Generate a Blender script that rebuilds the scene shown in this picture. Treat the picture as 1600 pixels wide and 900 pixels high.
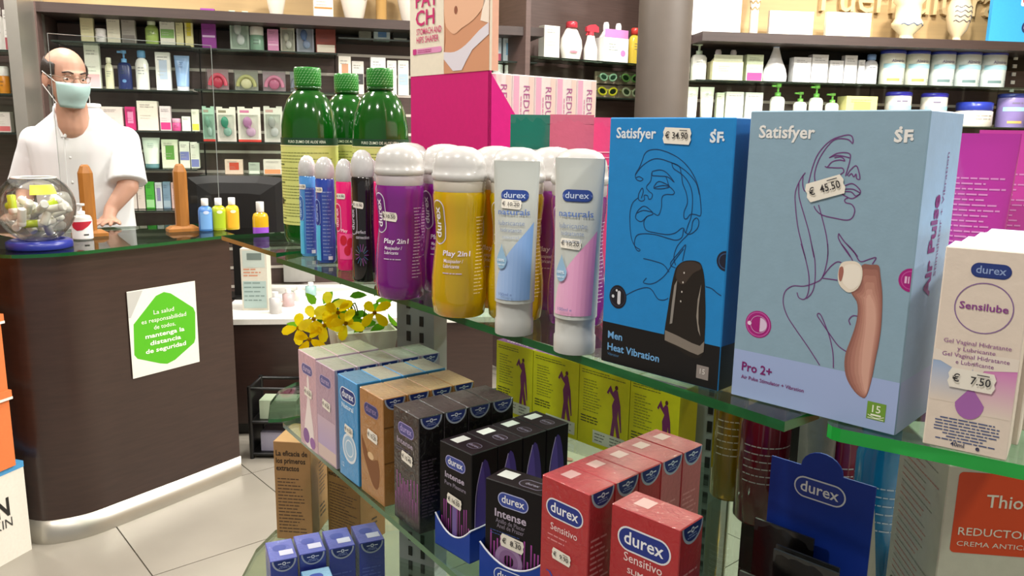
import bpy, bmesh, math, random
from mathutils import Vector as V3, Matrix
random.seed(7)
for o in list(bpy.data.objects): bpy.data.objects.remove(o)
SC = bpy.context.scene
COL = SC.collection

# ------------------------------------------------------------------ camera
FPX, CAMH = 1250.0, 1.40
PITCH, ROLL = math.atan((450 - 209) / FPX), math.atan(0.017)
_r, _u, _f = V3((1, 0, 0)), V3((0, math.sin(PITCH), math.cos(PITCH))), V3((0, math.cos(PITCH), -math.sin(PITCH)))
_R = _r * math.cos(ROLL) + _u * math.sin(ROLL)
_U = _u * math.cos(ROLL) - _r * math.sin(ROLL)
EYE = V3((0, 0, CAMH))
cd = bpy.data.cameras.new('camera'); cam = bpy.data.objects.new('camera', cd); COL.objects.link(cam)
cd.sensor_width = 36; cd.lens = 36 * FPX / 1600; cd.clip_start = .01; cd.clip_end = 60
cam.matrix_world = Matrix(((_R.x, _U.x, -_f.x, 0), (_R.y, _U.y, -_f.y, 0), (_R.z, _U.z, -_f.z, CAMH), (0, 0, 0, 1)))
SC.camera = cam

# ------------------------------------------------------------------ world, exposure, ceiling lamps' light
SC.view_settings.view_transform = 'Standard'; SC.view_settings.look = 'None'
SC.view_settings.gamma = 1; SC.view_settings.use_curve_mapping = False
SC.view_settings.exposure = 0.40
w = bpy.data.worlds.new('world'); SC.world = w; w.use_nodes = True
w.node_tree.nodes['Background'].inputs[0].default_value = (1, .97, .93, 1)
w.node_tree.nodes['Background'].inputs[1].default_value = .24
CEIL = 2.75
LAMPS = [  # x, y, watts: downlights in the shop ceiling
    (-1.6, .5, 16), (-.4, .2, 15), (.8, .1, 15), (2.0, .5, 16), (-2.2, 2.0, 17), (-.9, 1.75, 16), (.35, 1.7, 16), (1.6, 1.8, 18),
    (-1.9, 3.45, 24), (-.7, 3.5, 17), (.4, 3.6, 20), (1.45, 2.95, 62), (2.45, 2.8, 66), (-2.9, 3.2, 14), (.75, 4.3, 12), (2.0, 3.9, 16)]

# ------------------------------------------------------------------ picture point -> world point on a known plane
def ray(x, y): return _R * ((x - 800) / FPX) + _U * ((450 - y) / FPX) + _f
def Pz(x, y, z):
    d = ray(x, y); return EYE + d * ((z - CAMH) / d.z)
def Pd(x, y, Y):
    d = ray(x, y); return EYE + d * (Y / d.y)
def Ppl(x, y, p, n):
    d = ray(x, y); return EYE + d * ((V3(p) - EYE).dot(n) / d.dot(n))

# ------------------------------------------------------------------ colour and materials
def lin(h):
    if not isinstance(h, str): return tuple(h)
    h = h.lstrip('#'); o = []
    for i in (0, 2, 4):
        c = int(h[i:i + 2], 16) / 255; o.append(c / 12.92 if c <= .04045 else ((c + .055) / 1.055) ** 2.4)
    return tuple(o)
def mix(a, b, t):
    a, b = lin(a), lin(b); return tuple(a[i] * (1 - t) + b[i] * t for i in range(3))
M = {}
def mat(name, col=None, rough=.5, metal=0, coat=0, trans=0, bump=0, bscale=80, cvar=0, sss=0, coatbump=0, spec=.5, aniso=None, emit=0, coatrough=.08):
    m = bpy.data.materials.new(name); m.use_nodes = True; M[name] = m
    nt = m.node_tree; b = nt.nodes['Principled BSDF']; L = nt.links.new
    b.inputs['Roughness'].default_value = rough; b.inputs['Metallic'].default_value = metal
    b.inputs['Coat Weight'].default_value = coat; b.inputs['Coat IOR'].default_value = 1.65 if coatbump else 1.5; b.inputs['Coat Roughness'].default_value = coatrough
    b.inputs['Transmission Weight'].default_value = trans; b.inputs['Specular IOR Level'].default_value = spec
    if sss:
        b.inputs['Subsurface Weight'].default_value = sss; b.inputs['Subsurface Radius'].default_value = (.01, .005, .003); b.inputs['Subsurface Scale'].default_value = .5
    tc = nt.nodes.new('ShaderNodeTexCoord')
    if col is None:
        a = nt.nodes.new('ShaderNodeAttribute'); a.attribute_name = 'Col'; src = a.outputs['Color']
    else:
        a = nt.nodes.new('ShaderNodeRGB'); a.outputs[0].default_value = (*lin(col), 1); src = a.outputs[0]
    if cvar:
        n = nt.nodes.new('ShaderNodeTexNoise'); n.inputs['Scale'].default_value = bscale * .25; n.inputs['Detail'].default_value = 4
        if aniso:
            mp = nt.nodes.new('ShaderNodeMapping'); mp.inputs['Scale'].default_value = aniso; L(tc.outputs['Object'], mp.inputs[0]); L(mp.outputs[0], n.inputs['Vector'])
        else: L(tc.outputs['Object'], n.inputs['Vector'])
        r = nt.nodes.new('ShaderNodeMapRange'); r.inputs[1].default_value = .3; r.inputs[2].default_value = .7; r.inputs[3].default_value = 1 - cvar; r.inputs[4].default_value = 1 + cvar
        L(n.outputs[0], r.inputs[0])
        x = nt.nodes.new('ShaderNodeVectorMath'); x.operation = 'SCALE'; L(src, x.inputs[0]); L(r.outputs[0], x.inputs['Scale']); src = x.outputs[0]
    L(src, b.inputs['Base Color'])
    if bump or coatbump:
        n = nt.nodes.new('ShaderNodeTexNoise'); n.inputs['Scale'].default_value = bscale; n.inputs['Detail'].default_value = 3; n.inputs['Distortion'].default_value = 1.5 if coatbump else 0
        L(tc.outputs['Object'], n.inputs['Vector'])
        bp = nt.nodes.new('ShaderNodeBump'); bp.inputs['Strength'].default_value = bump or coatbump; bp.inputs['Distance'].default_value = .004 if coatbump else .002
        L(n.outputs[0], bp.inputs['Height']); L(bp.outputs[0], b.inputs['Coat Normal' if coatbump else 'Normal'])
    if emit:
        L(src, b.inputs['Emission Color']); b.inputs['Emission Strength'].default_value = emit
    return m
def clear(name, tint, refl=1.0, rough=.02, cap=1.0):
    """thin clear sheet: straight-through transmission plus a fresnel mirror reflection"""
    m = bpy.data.materials.new(name); m.use_nodes = True; M[name] = m; nt = m.node_tree; L = nt.links.new
    for n in list(nt.nodes): nt.nodes.remove(n)
    o = nt.nodes.new('ShaderNodeOutputMaterial'); mx = nt.nodes.new('ShaderNodeMixShader'); t = nt.nodes.new('ShaderNodeBsdfTransparent'); g = nt.nodes.new('ShaderNodeBsdfGlossy')
    fr = nt.nodes.new('ShaderNodeFresnel'); fr.inputs[0].default_value = 1.45
    k = nt.nodes.new('ShaderNodeMath'); k.operation = 'MULTIPLY'; k.inputs[1].default_value = refl; L(fr.outputs[0], k.inputs[0])
    k2 = nt.nodes.new('ShaderNodeMath'); k2.operation = 'MINIMUM'; k2.inputs[1].default_value = cap; L(k.outputs[0], k2.inputs[0])
    t.inputs[0].default_value = (*lin(tint), 1); g.inputs['Roughness'].default_value = rough
    L(k2.outputs[0], mx.inputs[0]); L(t.outputs[0], mx.inputs[1]); L(g.outputs[0], mx.inputs[2]); L(mx.outputs[0], o.inputs[0])
    return m
mat('carton', rough=.5, spec=.3, bump=.05, bscale=400, cvar=.03)
mat('wrap', rough=.4, coat=.6, coatbump=1.0, bscale=85, coatrough=.05)
mat('print', rough=.45)
mat('plastic', rough=.3)
mat('gloss', rough=.12, coat=.6)
mat('gel', rough=.12, trans=.4, coat=.8)
mat('milky', rough=.3, trans=.22, coat=.35)
mat('foil', rough=.25, metal=.6, bump=.6, bscale=40)
mat('crinkle', rough=.28, bump=.8, bscale=45, coat=.3)
mat('cloth', rough=.85, bump=.25, bscale=30, cvar=.03)
mat('skin', rough=.5, sss=.15, cvar=.05, bscale=40)
mat('ceramic', rough=.2, coat=.5)

mat('aluminium', '#b9b5ab', rough=.34, metal=.8, cvar=.05, bscale=30)
mat('rail_metal', '#d9cdc4', rough=.4, metal=.25)
mat('shelf_edge', '#1d261f', rough=.2, coat=.4)
mat('steel_paint', '#8b8d8f', rough=.4, metal=.3)
mat('dark_wood', '#33221d', rough=.34, cvar=.16, bscale=40, aniso=(1, 1, 9), coat=.35, coatrough=.22)
mat('slat_wood', '#574540', rough=.5, cvar=.12, bscale=30, aniso=(1, 1, 12))
mat('ledge_wood', '#3a2d29', rough=.45, cvar=.12, bscale=30, aniso=(1, 1, 12))
mat('post_wood', '#9c6426', rough=.45, cvar=.14, bscale=60, aniso=(3, 3, .5))
mat('beige_wall', '#b79a6c', rough=.6, cvar=.1, bscale=12, aniso=(.6, .6, 9))
mat('column_paint', '#4a423b', rough=.55, cvar=.05, bscale=60)
mat('brown_gloss', '#5b4733', rough=.3, cvar=.1, bscale=12)
mat('black_plastic', '#0c0b0b', rough=.4)
mat('tile', '#938d82', rough=.32, cvar=.07, bscale=14)
mat('grout', '#5f5a51', rough=.8)
mat('ceiling_paint', '#d9d4c9', rough=.8)
mat('lamp_glow', '#fff3df', emit=6)
mat('glass_edge', '#0f5a2c', rough=.12, trans=.25, coat=.4)
mat('glass_edge_lit', '#16a53a', rough=.12, trans=.2, coat=.4)  # lit look of this edge put into a brighter green base
def leafy(name):
    m = bpy.data.materials.new(name); m.use_nodes = True; M[name] = m; nt = m.node_tree; L = nt.links.new
    for n in list(nt.nodes): nt.nodes.remove(n)
    o = nt.nodes.new('ShaderNodeOutputMaterial'); mx = nt.nodes.new('ShaderNodeMixShader'); d = nt.nodes.new('ShaderNodeBsdfDiffuse'); t = nt.nodes.new('ShaderNodeBsdfTranslucent'); a = nt.nodes.new('ShaderNodeAttribute'); a.attribute_name = 'Col'
    L(a.outputs['Color'], d.inputs[0]); L(a.outputs['Color'], t.inputs[0]); mx.inputs[0].default_value = .5; L(d.outputs[0], mx.inputs[1]); L(t.outputs[0], mx.inputs[2]); L(mx.outputs[0], o.inputs[0])
leafy('petal')
clear('glass_face', '#dfeee4', 1.0, cap=.42)
clear('acrylic', '#f3f6f4', .8, .03, cap=.5)
clear('clear_film', '#f0f3f2', 1.2, .06, cap=.6)
clear('bowl_plastic', '#eef0ee', 1.1, .03, cap=.7)

# ------------------------------------------------------------------ mesh builder
def cat_rom(p, k=5, closed=False):
    n = len(p); out = []
    for i in range(n if closed else n - 1):
        g = lambda j: p[j % n] if closed else p[max(0, min(n - 1, j))]
        a, b, c, d = g(i - 1), g(i), g(i + 1), g(i + 2)
        for s in range(k):
            t = s / k
            out.append(tuple(.5 * (2 * b[q] + (c[q] - a[q]) * t + (2 * a[q] - 5 * b[q] + 4 * c[q] - d[q]) * t * t + (3 * b[q] - a[q] - 3 * c[q] + d[q]) * t ** 3) for q in range(len(b))))
    if not closed: out.append(tuple(p[-1]))
    return out
class MB:
    def __init__(s): s.v = []; s.f = []; s.c = []; s.s = []; s.mi = []
    def add(s, vs, fs, col='#ffffff', smooth=False, mi=0):
        o = len(s.v); s.v += [tuple(v) for v in vs]
        for f in fs:
            s.f.append([i + o for i in f]); s.s.append(smooth); s.mi.append(mi)
            s.c.append([lin(col[i]) for i in f] if isinstance(col, list) else [lin(col)] * len(f))
        return s
    def box(s, x0, x1, y0, y1, z0, z1, col='#ffffff', mi=0):
        vs = [(x, y, z) for z in (z0, z1) for y in (y0, y1) for x in (x0, x1)]
        return s.add(vs, [(0, 2, 3, 1), (4, 5, 7, 6), (0, 1, 5, 4), (2, 6, 7, 3), (0, 4, 6, 2), (1, 3, 7, 5)], col, False, mi)
    def cbox(s, w, d, h, c=.0008, cols='#ffffff'):
        """bevelled carton centred on x,y, standing on z=0; cols: one colour or dict front/right/left/back/top/bottom"""
        C = (lambda k: cols.get(k, cols.get('all', '#ffffff'))) if isinstance(cols, dict) else (lambda k: cols)
        X, Y, Z = w / 2, d / 2, h / 2; vid = {}; vs = []
        for sx in (-1, 1):
            for sy in (-1, 1):
                for sz in (-1, 1):
                    for ax, p in enumerate(((sx * X, sy * (Y - c), sz * (Z - c)), (sx * (X - c), sy * Y, sz * (Z - c)), (sx * (X - c), sy * (Y - c), sz * Z))):
                        vid[sx, sy, sz, ax] = len(vs); vs.append((p[0], p[1], p[2] + Z))
        ctr = V3((0, 0, Z))
        def put(ids, col):
            p = [V3(vs[i]) for i in ids]; n = (p[1] - p[0]).cross(p[2] - p[0]); g = sum(p, V3()) / len(p)
            s.add([vs[i] for i in (ids if n.dot(g - ctr) > 0 else ids[::-1])], [tuple(range(len(ids)))], col)
        q = ((-1, -1), (1, -1), (1, 1), (-1, 1))
        for sg, k in ((-1, 'left'), (1, 'right')): put([vid[sg, a, b, 0] for a, b in q], C(k))
        for sg, k in ((-1, 'front'), (1, 'back')): put([vid[a, sg, b, 1] for a, b in q], C(k))
        for sg, k in ((-1, 'bottom'), (1, 'top')): put([vid[a, b, sg, 2] for a, b in q], C(k))
        for a in (-1, 1):
            for b in (-1, 1):
                put([vid[a, b, -1, 0], vid[a, b, 1, 0], vid[a, b, 1, 1], vid[a, b, -1, 1]], C('front' if b < 0 else 'back'))
                put([vid[a, -1, b, 0], vid[a, 1, b, 0], vid[a, 1, b, 2], vid[a, -1, b, 2]], C('right' if a > 0 else 'left'))
                put([vid[-1, a, b, 1], vid[1, a, b, 1], vid[1, a, b, 2], vid[-1, a, b, 2]], C('front' if a < 0 else 'back'))
                for z in (-1, 1): put([vid[a, b, z, 0], vid[a, b, z, 1], vid[a, b, z, 2]], C('front' if b < 0 else 'back'))
        return s
    def loft(s, rings, cols='#ffffff', caps=True, smooth=True, mi=0):
        n = len(rings[0]); vs = [p for r in rings for p in r]
        for k in range(len(rings) - 1):
            col = cols[k] if isinstance(cols, list) else cols
            a, b = rings[k], rings[k + 1]
            s.add(list(a) + list(b), [(i, (i + 1) % n, n + (i + 1) % n, n + i) for i in range(n)], col, smooth, mi) if isinstance(cols, list) else None
        if not isinstance(cols, list):
            s.add(vs, [(k * n + i, k * n + (i + 1) % n, (k + 1) * n + (i + 1) % n, (k + 1) * n + i) for k in range(len(rings) - 1) for i in range(n)], cols, smooth, mi)
        if caps:
            s.add(rings[0], [tuple(range(n))[::-1]], cols[0] if isinstance(cols, list) else cols, False, mi)
            s.add(rings[-1], [tuple(range(n))], cols[-1] if isinstance(cols, list) else cols, False, mi)
        return s
    def lathe(s, prof, n=24, col='#ffffff', sy=1.0, c=(0, 0, 0), caps=True, smooth=True, mi=0):
        return s.loft([[(c[0] + r * math.cos(2 * math.pi * i / n), c[1] + r * sy * math.sin(2 * math.pi * i / n), c[2] + z) for i in range(n)] for r, z in prof], col, caps, smooth, mi)
    def tube(s, path, r, n=8, col='#ffffff', caps=True, mi=0):
        rings = []; path = [V3(p) for p in path]
        for i, p in enumerate(path):
            t = (path[min(i + 1, len(path) - 1)] - path[max(i - 1, 0)]).normalized()
            a = t.orthogonal().normalized() if not rings else (pa - t * pa.dot(t)).normalized()
            pa = a; b = t.cross(a); rr = r[i] if isinstance(r, (list, tuple)) else r
            rings.append([tuple(p + (a * math.cos(2 * math.pi * k / n) + b * math.sin(2 * math.pi * k / n)) * rr) for k in range(n)])
        return s.loft(rings, col, caps, True, mi)
    def ell(s, c, r, n=16, m=10, col='#ffffff', rot=None):
        rings = []
        for j in range(m + 1):
            t = math.pi * (j / m) - math.pi / 2; t = max(-1.5, min(1.5, t))
            ring = []
            for i in range(n):
                a = 2 * math.pi * i / n; p = V3((r[0] * math.cos(t) * math.cos(a), r[1] * math.cos(t) * math.sin(a), r[2] * math.sin(t)))
                if rot: p = rot @ p
                ring.append(tuple(V3(c) + p))
            rings.append(ring)
        return s.loft(rings, col)
    def build(s, name, m, parent=None, loc=None, rz=0, smooth=None):
        me = bpy.data.meshes.new(name); me.from_pydata(s.v, [], s.f)
        ms = m if isinstance(m, (list, tuple)) else [m]
        for x in ms: me.materials.append(M[x])
        if len(me.polygons) == len(s.f):
            me.polygons.foreach_set('use_smooth', s.s if smooth is None else [smooth] * len(s.f)); me.polygons.foreach_set('material_index', s.mi)
            a = me.color_attributes.new('Col', 'FLOAT_COLOR', 'CORNER'); buf = []
            for c in s.c:
                for k in c: buf += [k[0], k[1], k[2], 1]
            a.data.foreach_set('color', buf)
        me.update()
        o = bpy.data.objects.new(name, me); COL.objects.link(o); o.parent = parent
        if loc is not None: o.location = loc
        o.rotation_euler[2] = rz
        return o
def tag(o, label=None, cat=None, group=None, kind=None):
    if label: o['label'] = label
    if cat: o['category'] = cat
    if group: o['group'] = group
    if kind: o['kind'] = kind
    return o
def thing(name, label, cat, loc=(0, 0, 0), rz=0, group=None):
    o = bpy.data.objects.new(name, None); COL.objects.link(o); o.location = loc; o.rotation_euler[2] = rz; o.empty_display_size = .02
    return tag(o, label, cat, group)
def dup(root, loc, rz, label=None, group=None):
    r = root.copy(); COL.objects.link(r); r.location = loc; r.rotation_euler = (0, 0, rz)
    if label: r['label'] = label
    if group: r['group'] = group
    for ch in [o for o in ALLCH(root)]:
        c = ch.copy(); COL.objects.link(c); c.parent = r
        for g in ALLCH(ch):
            d = g.copy(); COL.objects.link(d); d.parent = c
    return r
def ALLCH(o): return [x for x in COL.objects if x.parent == o]

# ------------------------------------------------------------------ lettering and flat print
_tc = {}
def text2d(s, bold=0, spacing=1.0):
    k = (s, bold, spacing)
    if k not in _tc:
        cu = bpy.data.curves.new('t', 'FONT'); cu.body = s; cu.size = 1; cu.offset = bold; cu.resolution_u = 2; cu.space_character = spacing
        ob = bpy.data.objects.new('t', cu); me = bpy.data.meshes.new_from_object(ob)
        vs = [(v.co.x, v.co.y) for v in me.vertices]; fs = [tuple(p.vertices) for p in me.polygons]
        bpy.data.objects.remove(ob); bpy.data.curves.remove(cu); bpy.data.meshes.remove(me)
        xs = [v[0] for v in vs] or [0, 1]; _tc[k] = (vs, fs, min(xs), max(xs))
    return _tc[k]
class Pr:
    """flat print on a face: 2-D shapes in metres from the face's lower left corner"""
    def __init__(s, O=None, U=None, V=None, N=None, fn=None, eps=.00015):
        s.mb = MB(); s.eps = eps; s.curved = fn is not None; s.maxlen = .0045; s.calls = []
        if fn: s.fn = fn
        else:
            O, U, V, N = V3(O), V3(U), V3(V), V3(N); s.fn = lambda x, y, e: O + U * x + V * y + N * e
    def raw(s, vs, fs, col, l=0):
        xs = [v[0] for v in vs]; ys = [v[1] for v in vs]
        if s.curved and not isinstance(col, list) and vs and max(max(xs) - min(xs), max(ys) - min(ys)) > s.maxlen * 1.5:
            bm = bmesh.new(); bv = [bm.verts.new((x, y, 0)) for x, y in vs]
            for f in fs:
                try: bm.faces.new([bv[i] for i in f])
                except ValueError: pass
            bmesh.ops.triangulate(bm, faces=bm.faces[:])
            for _ in range(6):
                eg = [e for e in bm.edges if e.calc_length() > s.maxlen]
                if not eg: break
                bmesh.ops.subdivide_edges(bm, edges=eg, cuts=1); bmesh.ops.triangulate(bm, faces=[f for f in bm.faces if len(f.verts) > 3])
            bm.verts.index_update(); vs = [(v.co.x, v.co.y) for v in bm.verts]; fs = [tuple(v.index for v in f.verts) for f in bm.faces]; bm.free()
        n0 = len(s.mb.v), len(s.mb.f); s.mb.add([s.fn(x, y, s.eps * (l + 1)) for x, y in vs], fs, col, s.curved); s.calls.append((n0[0], len(s.mb.v), n0[1], len(s.mb.f), len(fs) if not s.curved else 99, vs)); return s
    def poly(s, p, col, l=0): return s.raw(p, [tuple(range(len(p)))], col, l)
    def rect(s, x0, y0, x1, y1, col, l=0, nx=1, ny=1, col2=None):
        vs = [(x0 + (x1 - x0) * i / nx, y0 + (y1 - y0) * j / ny) for j in range(ny + 1) for i in range(nx + 1)]
        if col2: col = [mix(col, col2, j / ny) for j in range(ny + 1) for i in range(nx + 1)]
        return s.raw(vs, [(j * (nx + 1) + i, j * (nx + 1) + i + 1, (j + 1) * (nx + 1) + i + 1, (j + 1) * (nx + 1) + i) for j in range(ny) for i in range(nx)], col, l)
    def ell(s, cx, cy, rx, ry, col, l=0, n=24, a0=0, a1=6.2832):
        return s.poly([(cx + rx * math.cos(a0 + (a1 - a0) * i / n), cy + ry * math.sin(a0 + (a1 - a0) * i / n)) for i in range(n + (a1 - a0 < 6))], col, l)
    def ring(s, cx, cy, r0, r1, col, l=0, n=28, sy=1):
        p = [(cx + r * math.cos(6.2832 * i / n), cy + sy * r * math.sin(6.2832 * i / n)) for r in (r0, r1) for i in range(n)]
        return s.raw(p, [(i, n + i, n + (i + 1) % n, (i + 1) % n)[::-1] for i in range(n)], col, l)
    def rrect(s, cx, cy, w, h, r, col, l=0, n=6):
        p = []
        for qx, qy, a in ((1, 1, 0), (-1, 1, 1), (-1, -1, 2), (1, -1, 3)):
            for i in range(n + 1):
                t = (a + i / n) * math.pi / 2; p.append((cx + qx * (w / 2 - r) + r * math.cos(t), cy + qy * (h / 2 - r) + r * math.sin(t)))
        return s.poly(p, col, l)
    def stroke(s, pts, wd, col, l=0, k=4):
        p = cat_rom(pts, k) if k > 1 else pts; vs = []
        for i, q in enumerate(p):
            a, b = p[max(0, i - 1)], p[min(len(p) - 1, i + 1)]; dx, dy = b[0] - a[0], b[1] - a[1]; d = math.hypot(dx, dy) or 1
            vs += [(q[0] - dy / d * wd / 2, q[1] + dx / d * wd / 2), (q[0] + dy / d * wd / 2, q[1] - dx / d * wd / 2)]
        return s.raw(vs, [(2 * i, 2 * i + 1, 2 * i + 3, 2 * i + 2) for i in range(len(p) - 1)], col, l)
    def text(s, t, x, y, size, col, l=3, al='L', bold=0.0, rot=0, sx=1.0, spacing=1.0, fit=None):
        vs, fs, a, b = text2d(t, bold, spacing)
        if fit: sx = fit / ((b - a) * size)
        k = {'L': a, 'C': (a + b) / 2, 'R': b}[al]; c, sn = math.cos(rot), math.sin(rot)
        q = [((u - k) * size * sx, v * size) for u, v in vs]
        return s.raw([(x + u * c - v * sn, y + u * sn + v * c) for u, v in q], fs, col, l)
    def lines(s, x, y, w, n, pitch, th, col, l=2, seed=1, al='L', vert=False):
        rr = random.Random(seed)
        for i in range(n):
            yy = y - i * pitch; L = w * rr.uniform(.55, 1); x0 = x if al == 'L' else x - L / 2; xx = x0
            while xx < x0 + L - th:
                wl = min(rr.uniform(2, 7) * th, x0 + L - xx)
                s.rect(*((xx, yy, xx + wl, yy + th) if not vert else (yy, xx, yy + th, xx + wl)), col, l); xx += wl + th * .8
        return s
    def pill(s, cx, cy, w, blue='#1f2f86', edge='#e6e6ee', txt='#f2f2f6', l=1, word='durex'):
        h = w * .42
        s.rrect(cx, cy, w, h, h / 2, edge, l); s.rrect(cx, cy, w * .94, h * .86, h * .43, blue, l + 1)
        return s.text(word, cx, cy - h * .2, h * .74, txt, l + 2, 'C', .012, fit=w * .74)
    def seal(s, cx, y, r, l=1):
        """half-round blue quality mark hanging from the upper edge"""
        s.ell(cx, y, r, r * 1.05, '#a9b0c2', l, 16, math.pi, 2 * math.pi); s.ell(cx, y, r * .86, r * .9, '#1d2f74', l + 1, 16, math.pi, 2 * math.pi)
        s.ring(cx, y - r * .3, r * .08, r * .16, '#dfe4f0', l + 2, 12); s.rect(cx - r * .5, y - r * .34, cx - r * .2, y - r * .26, '#dfe4f0', l + 2); s.rect(cx + r * .2, y - r * .34, cx + r * .5, y - r * .26, '#dfe4f0', l + 2)
        return s.lines(cx, y - r * .56, r * 1.1, 2, r * .14, r * .06, '#8f9cc9', l + 2, 3, 'C')
    def build(s, name, parent, m='print', split=True):
        if not s.mb.v: return None
        if not split: return s.mb.build(name, m, parent)
        xs = [p[0] for c in s.calls for p in c[5]]; ys = [p[1] for c in s.calls for p in c[5]]; A = (max(xs) - min(xs)) * (max(ys) - min(ys)); big = []
        for c in s.calls:
            a = (max(p[0] for p in c[5]) - min(p[0] for p in c[5])) * (max(p[1] for p in c[5]) - min(p[1] for p in c[5]))
            if c[3] - c[2] <= 30 and a > .012 * A: big.append(c)
        if len(big) < 2 and not (big and len(s.calls) > 1): return s.mb.build(name, m, parent)
        rest = MB(); keep = {id(c) for c in big}; o = None
        for c in s.calls:
            t = MB() if id(c) in keep else rest; k = len(t.v) - c[0]
            t.v += s.mb.v[c[0]:c[1]]
            for f in range(c[2], c[3]): t.f.append([i + k for i in s.mb.f[f]]); t.c.append(s.mb.c[f]); t.s.append(s.mb.s[f]); t.mi.append(0)
            if t is not rest: o = t.build('colour_panel', m, parent)
        return rest.build(name, m, parent) if rest.v else o
def faces(w, d, h):
    return {'front': ((-w / 2, -d / 2, 0), (1, 0, 0), (0, 0, 1), (0, -1, 0)), 'right': ((w / 2, -d / 2, 0), (0, 1, 0), (0, 0, 1), (1, 0, 0)),
            'left': ((-w / 2, d / 2, 0), (0, -1, 0), (0, 0, 1), (-1, 0, 0)), 'top': ((-w / 2, -d / 2, h), (1, 0, 0), (0, 1, 0), (0, 0, 1))}
def sticker(parent, frame, cx, cy, w, txt, rot=0, eps=.0009, fn=None):
    p = Pr(*frame, eps=eps) if fn is None else Pr(fn=fn, eps=eps); h = w * .48; c, s_ = math.cos(rot), math.sin(rot)
    R = lambda q: [(cx + x * c - y * s_, cy + x * s_ + y * c) for x, y in q]
    o = [(-.5, .2), (-.44, .5), (.44, .5), (.5, .2), (.47, 0), (.5, -.2), (.44, -.5), (-.44, -.5), (-.5, -.2), (-.47, 0)]
    p.poly(R([(x * w, y * h) for x, y in o])[::-1], '#efe9dc', 0)
    p.text(txt, *R([(0, -h * .16)])[0], h * .56, '#2b2a2e', 1, 'C', .01, rot, fit=w * .8)
    p.poly(R([(.1 * w, .33 * h), (.1 * w, .38 * h), (.36 * w, .38 * h), (.36 * w, .33 * h)]), '#3a393e', 1)
    return p.build('price_sticker', parent)
# ================================================================== THE ROOM
class Wall:
    def __init__(s, p, d):
        s.p = V3((p[0], p[1], 0)); s.d = V3((d[0], d[1], 0)).normalized(); s.n = V3((s.d.y, -s.d.x, 0)); s.rz = math.atan2(s.d.y, s.d.x)
    def at(s, px, py, off=0): return Ppl(px, py, s.p + s.n * off, s.n)
    def along(s, px, off=0): return (s.at(px, 150, off) - s.p).dot(s.d)
    def frame(s, a, off, z): q = s.p + s.d * a + s.n * off; return V3((q.x, q.y, z))
_q = Pd(365, 100, 4.42)
W1 = Wall(_q, (.966, .259))
W3 = Wall(W1.frame(W1.along(812), 0, 0), (.86, .51))
W2 = Wall(Pd(1090, 100, 4.55), (.9925, .122))
W0 = Wall(Pd(20, 100, 3.95), (.985, .17))

fl = tag(MB().box(-5.2, 5.2, -1.6, 6.6, -.06, -.004).build('floor', 'grout'), kind='structure')
e1, e2 = V3((.65, -.76, 0)), V3((.76, .65, 0)); T = .56
tm = None
for i in range(-14, 6):
    for j in range(-5, 12):
        c = e1 * (-2.497 + T * (i + .5 + 2)) + e2 * (.652 + T * (j + .5))
        if not (-4.3 < c.x < 4.3 and -1.1 < c.y < 5.7): continue
        if tm is None:
            b = MB(); g = T / 2 - .0022
            b.box(-g, g, -g, g, -.02, 0); o = b.build('tile', 'tile', fl); tm = o
        else:
            o = tm.copy(); COL.objects.link(o)
        o.location = (c.x, c.y, 0); o.rotation_euler[2] = math.atan2(e2.y, e2.x) + random.choice((0, 1, 2, 3)) * math.pi / 2
tag(MB().box(-5.2, 5.2, -1.6, 6.6, CEIL, CEIL + .08).build('ceiling', 'ceiling_paint'), kind='structure')
first = None
for x, y, wt in LAMPS:
    if first is None:
        r = thing('ceiling_downlight', 'round recessed downlight with white trim ring in the ceiling', 'ceiling light', (x, y, CEIL), 0, 'downlights in the shop ceiling'); first = r
        MB().lathe([(.07, 0), (.095, 0), (.095, -.012), (.085, -.016), (.07, -.016)], 20, '#eeeeee', caps=False).build('trim_ring', 'plastic', r)
        MB().lathe([(.07, -.004), (.07, -.006)], 20).build('lens', 'lamp_glow', r)
    else: r = dup(first, (x, y, CEIL), 0)
    ld = bpy.data.lights.new('downlight', 'AREA'); ld.shape = 'DISK'; ld.size = .16; ld.energy = wt; ld.color = (1, .96, .90)
    lo = bpy.data.objects.new('downlight', ld); COL.objects.link(lo); lo.location = (x, y, CEIL - .03)

GE, GF = 1, 0
def glass_slab(poly, z0, z1, name, parent, edge='glass_edge', loc=None, rz=0):
    b = MB(); n = len(poly); z1 -= .0006     # a hair below what stands on it
    b.add([(x, y, z1) for x, y in poly], [tuple(range(n))], mi=0); b.add([(x, y, z0) for x, y in poly], [tuple(range(n))[::-1]], mi=0)
    b.add([(x, y, z0) for x, y in poly] + [(x, y, z1) for x, y in poly], [(i, (i + 1) % n, n + (i + 1) % n, n + i) for i in range(n)], mi=1)
    return b.build(name, ['glass_face', edge], parent, loc, rz)
def slat_wall(name, W, a0, a1, ztop, joints=()):
    root = MB().box(a0, a1, .022, .08, 0, ztop, mi=0).build(name, 'black_plastic', None, W.p, W.rz); tag(root, kind='structure')
    cuts = [a0] + [j for j in joints if a0 < j < a1] + [a1]; H = .1065
    for u, v in zip(cuts, cuts[1:]):
        pm = rm = None; k = 0
        while (k + 1) * H < ztop + .001:
            for nm in ('slat', 'rail'):
                src = pm if nm == 'slat' else rm
                if src is None:
                    b = MB()
                    if nm == 'slat': b.box(u + .002, v - .002, 0, .02, .007, H - .007)
                    else: b.box(u + .004, v - .004, -.004, .02, -.0075, .0075)
                    o = b.build(nm, 'slat_wood' if nm == 'slat' else 'rail_metal', root)
                    if nm == 'slat': pm = o
                    else: rm = o
                else: o = src.copy(); COL.objects.link(o)
                o.location = (0, 0, k * H)
            k += 1
    return root
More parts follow.
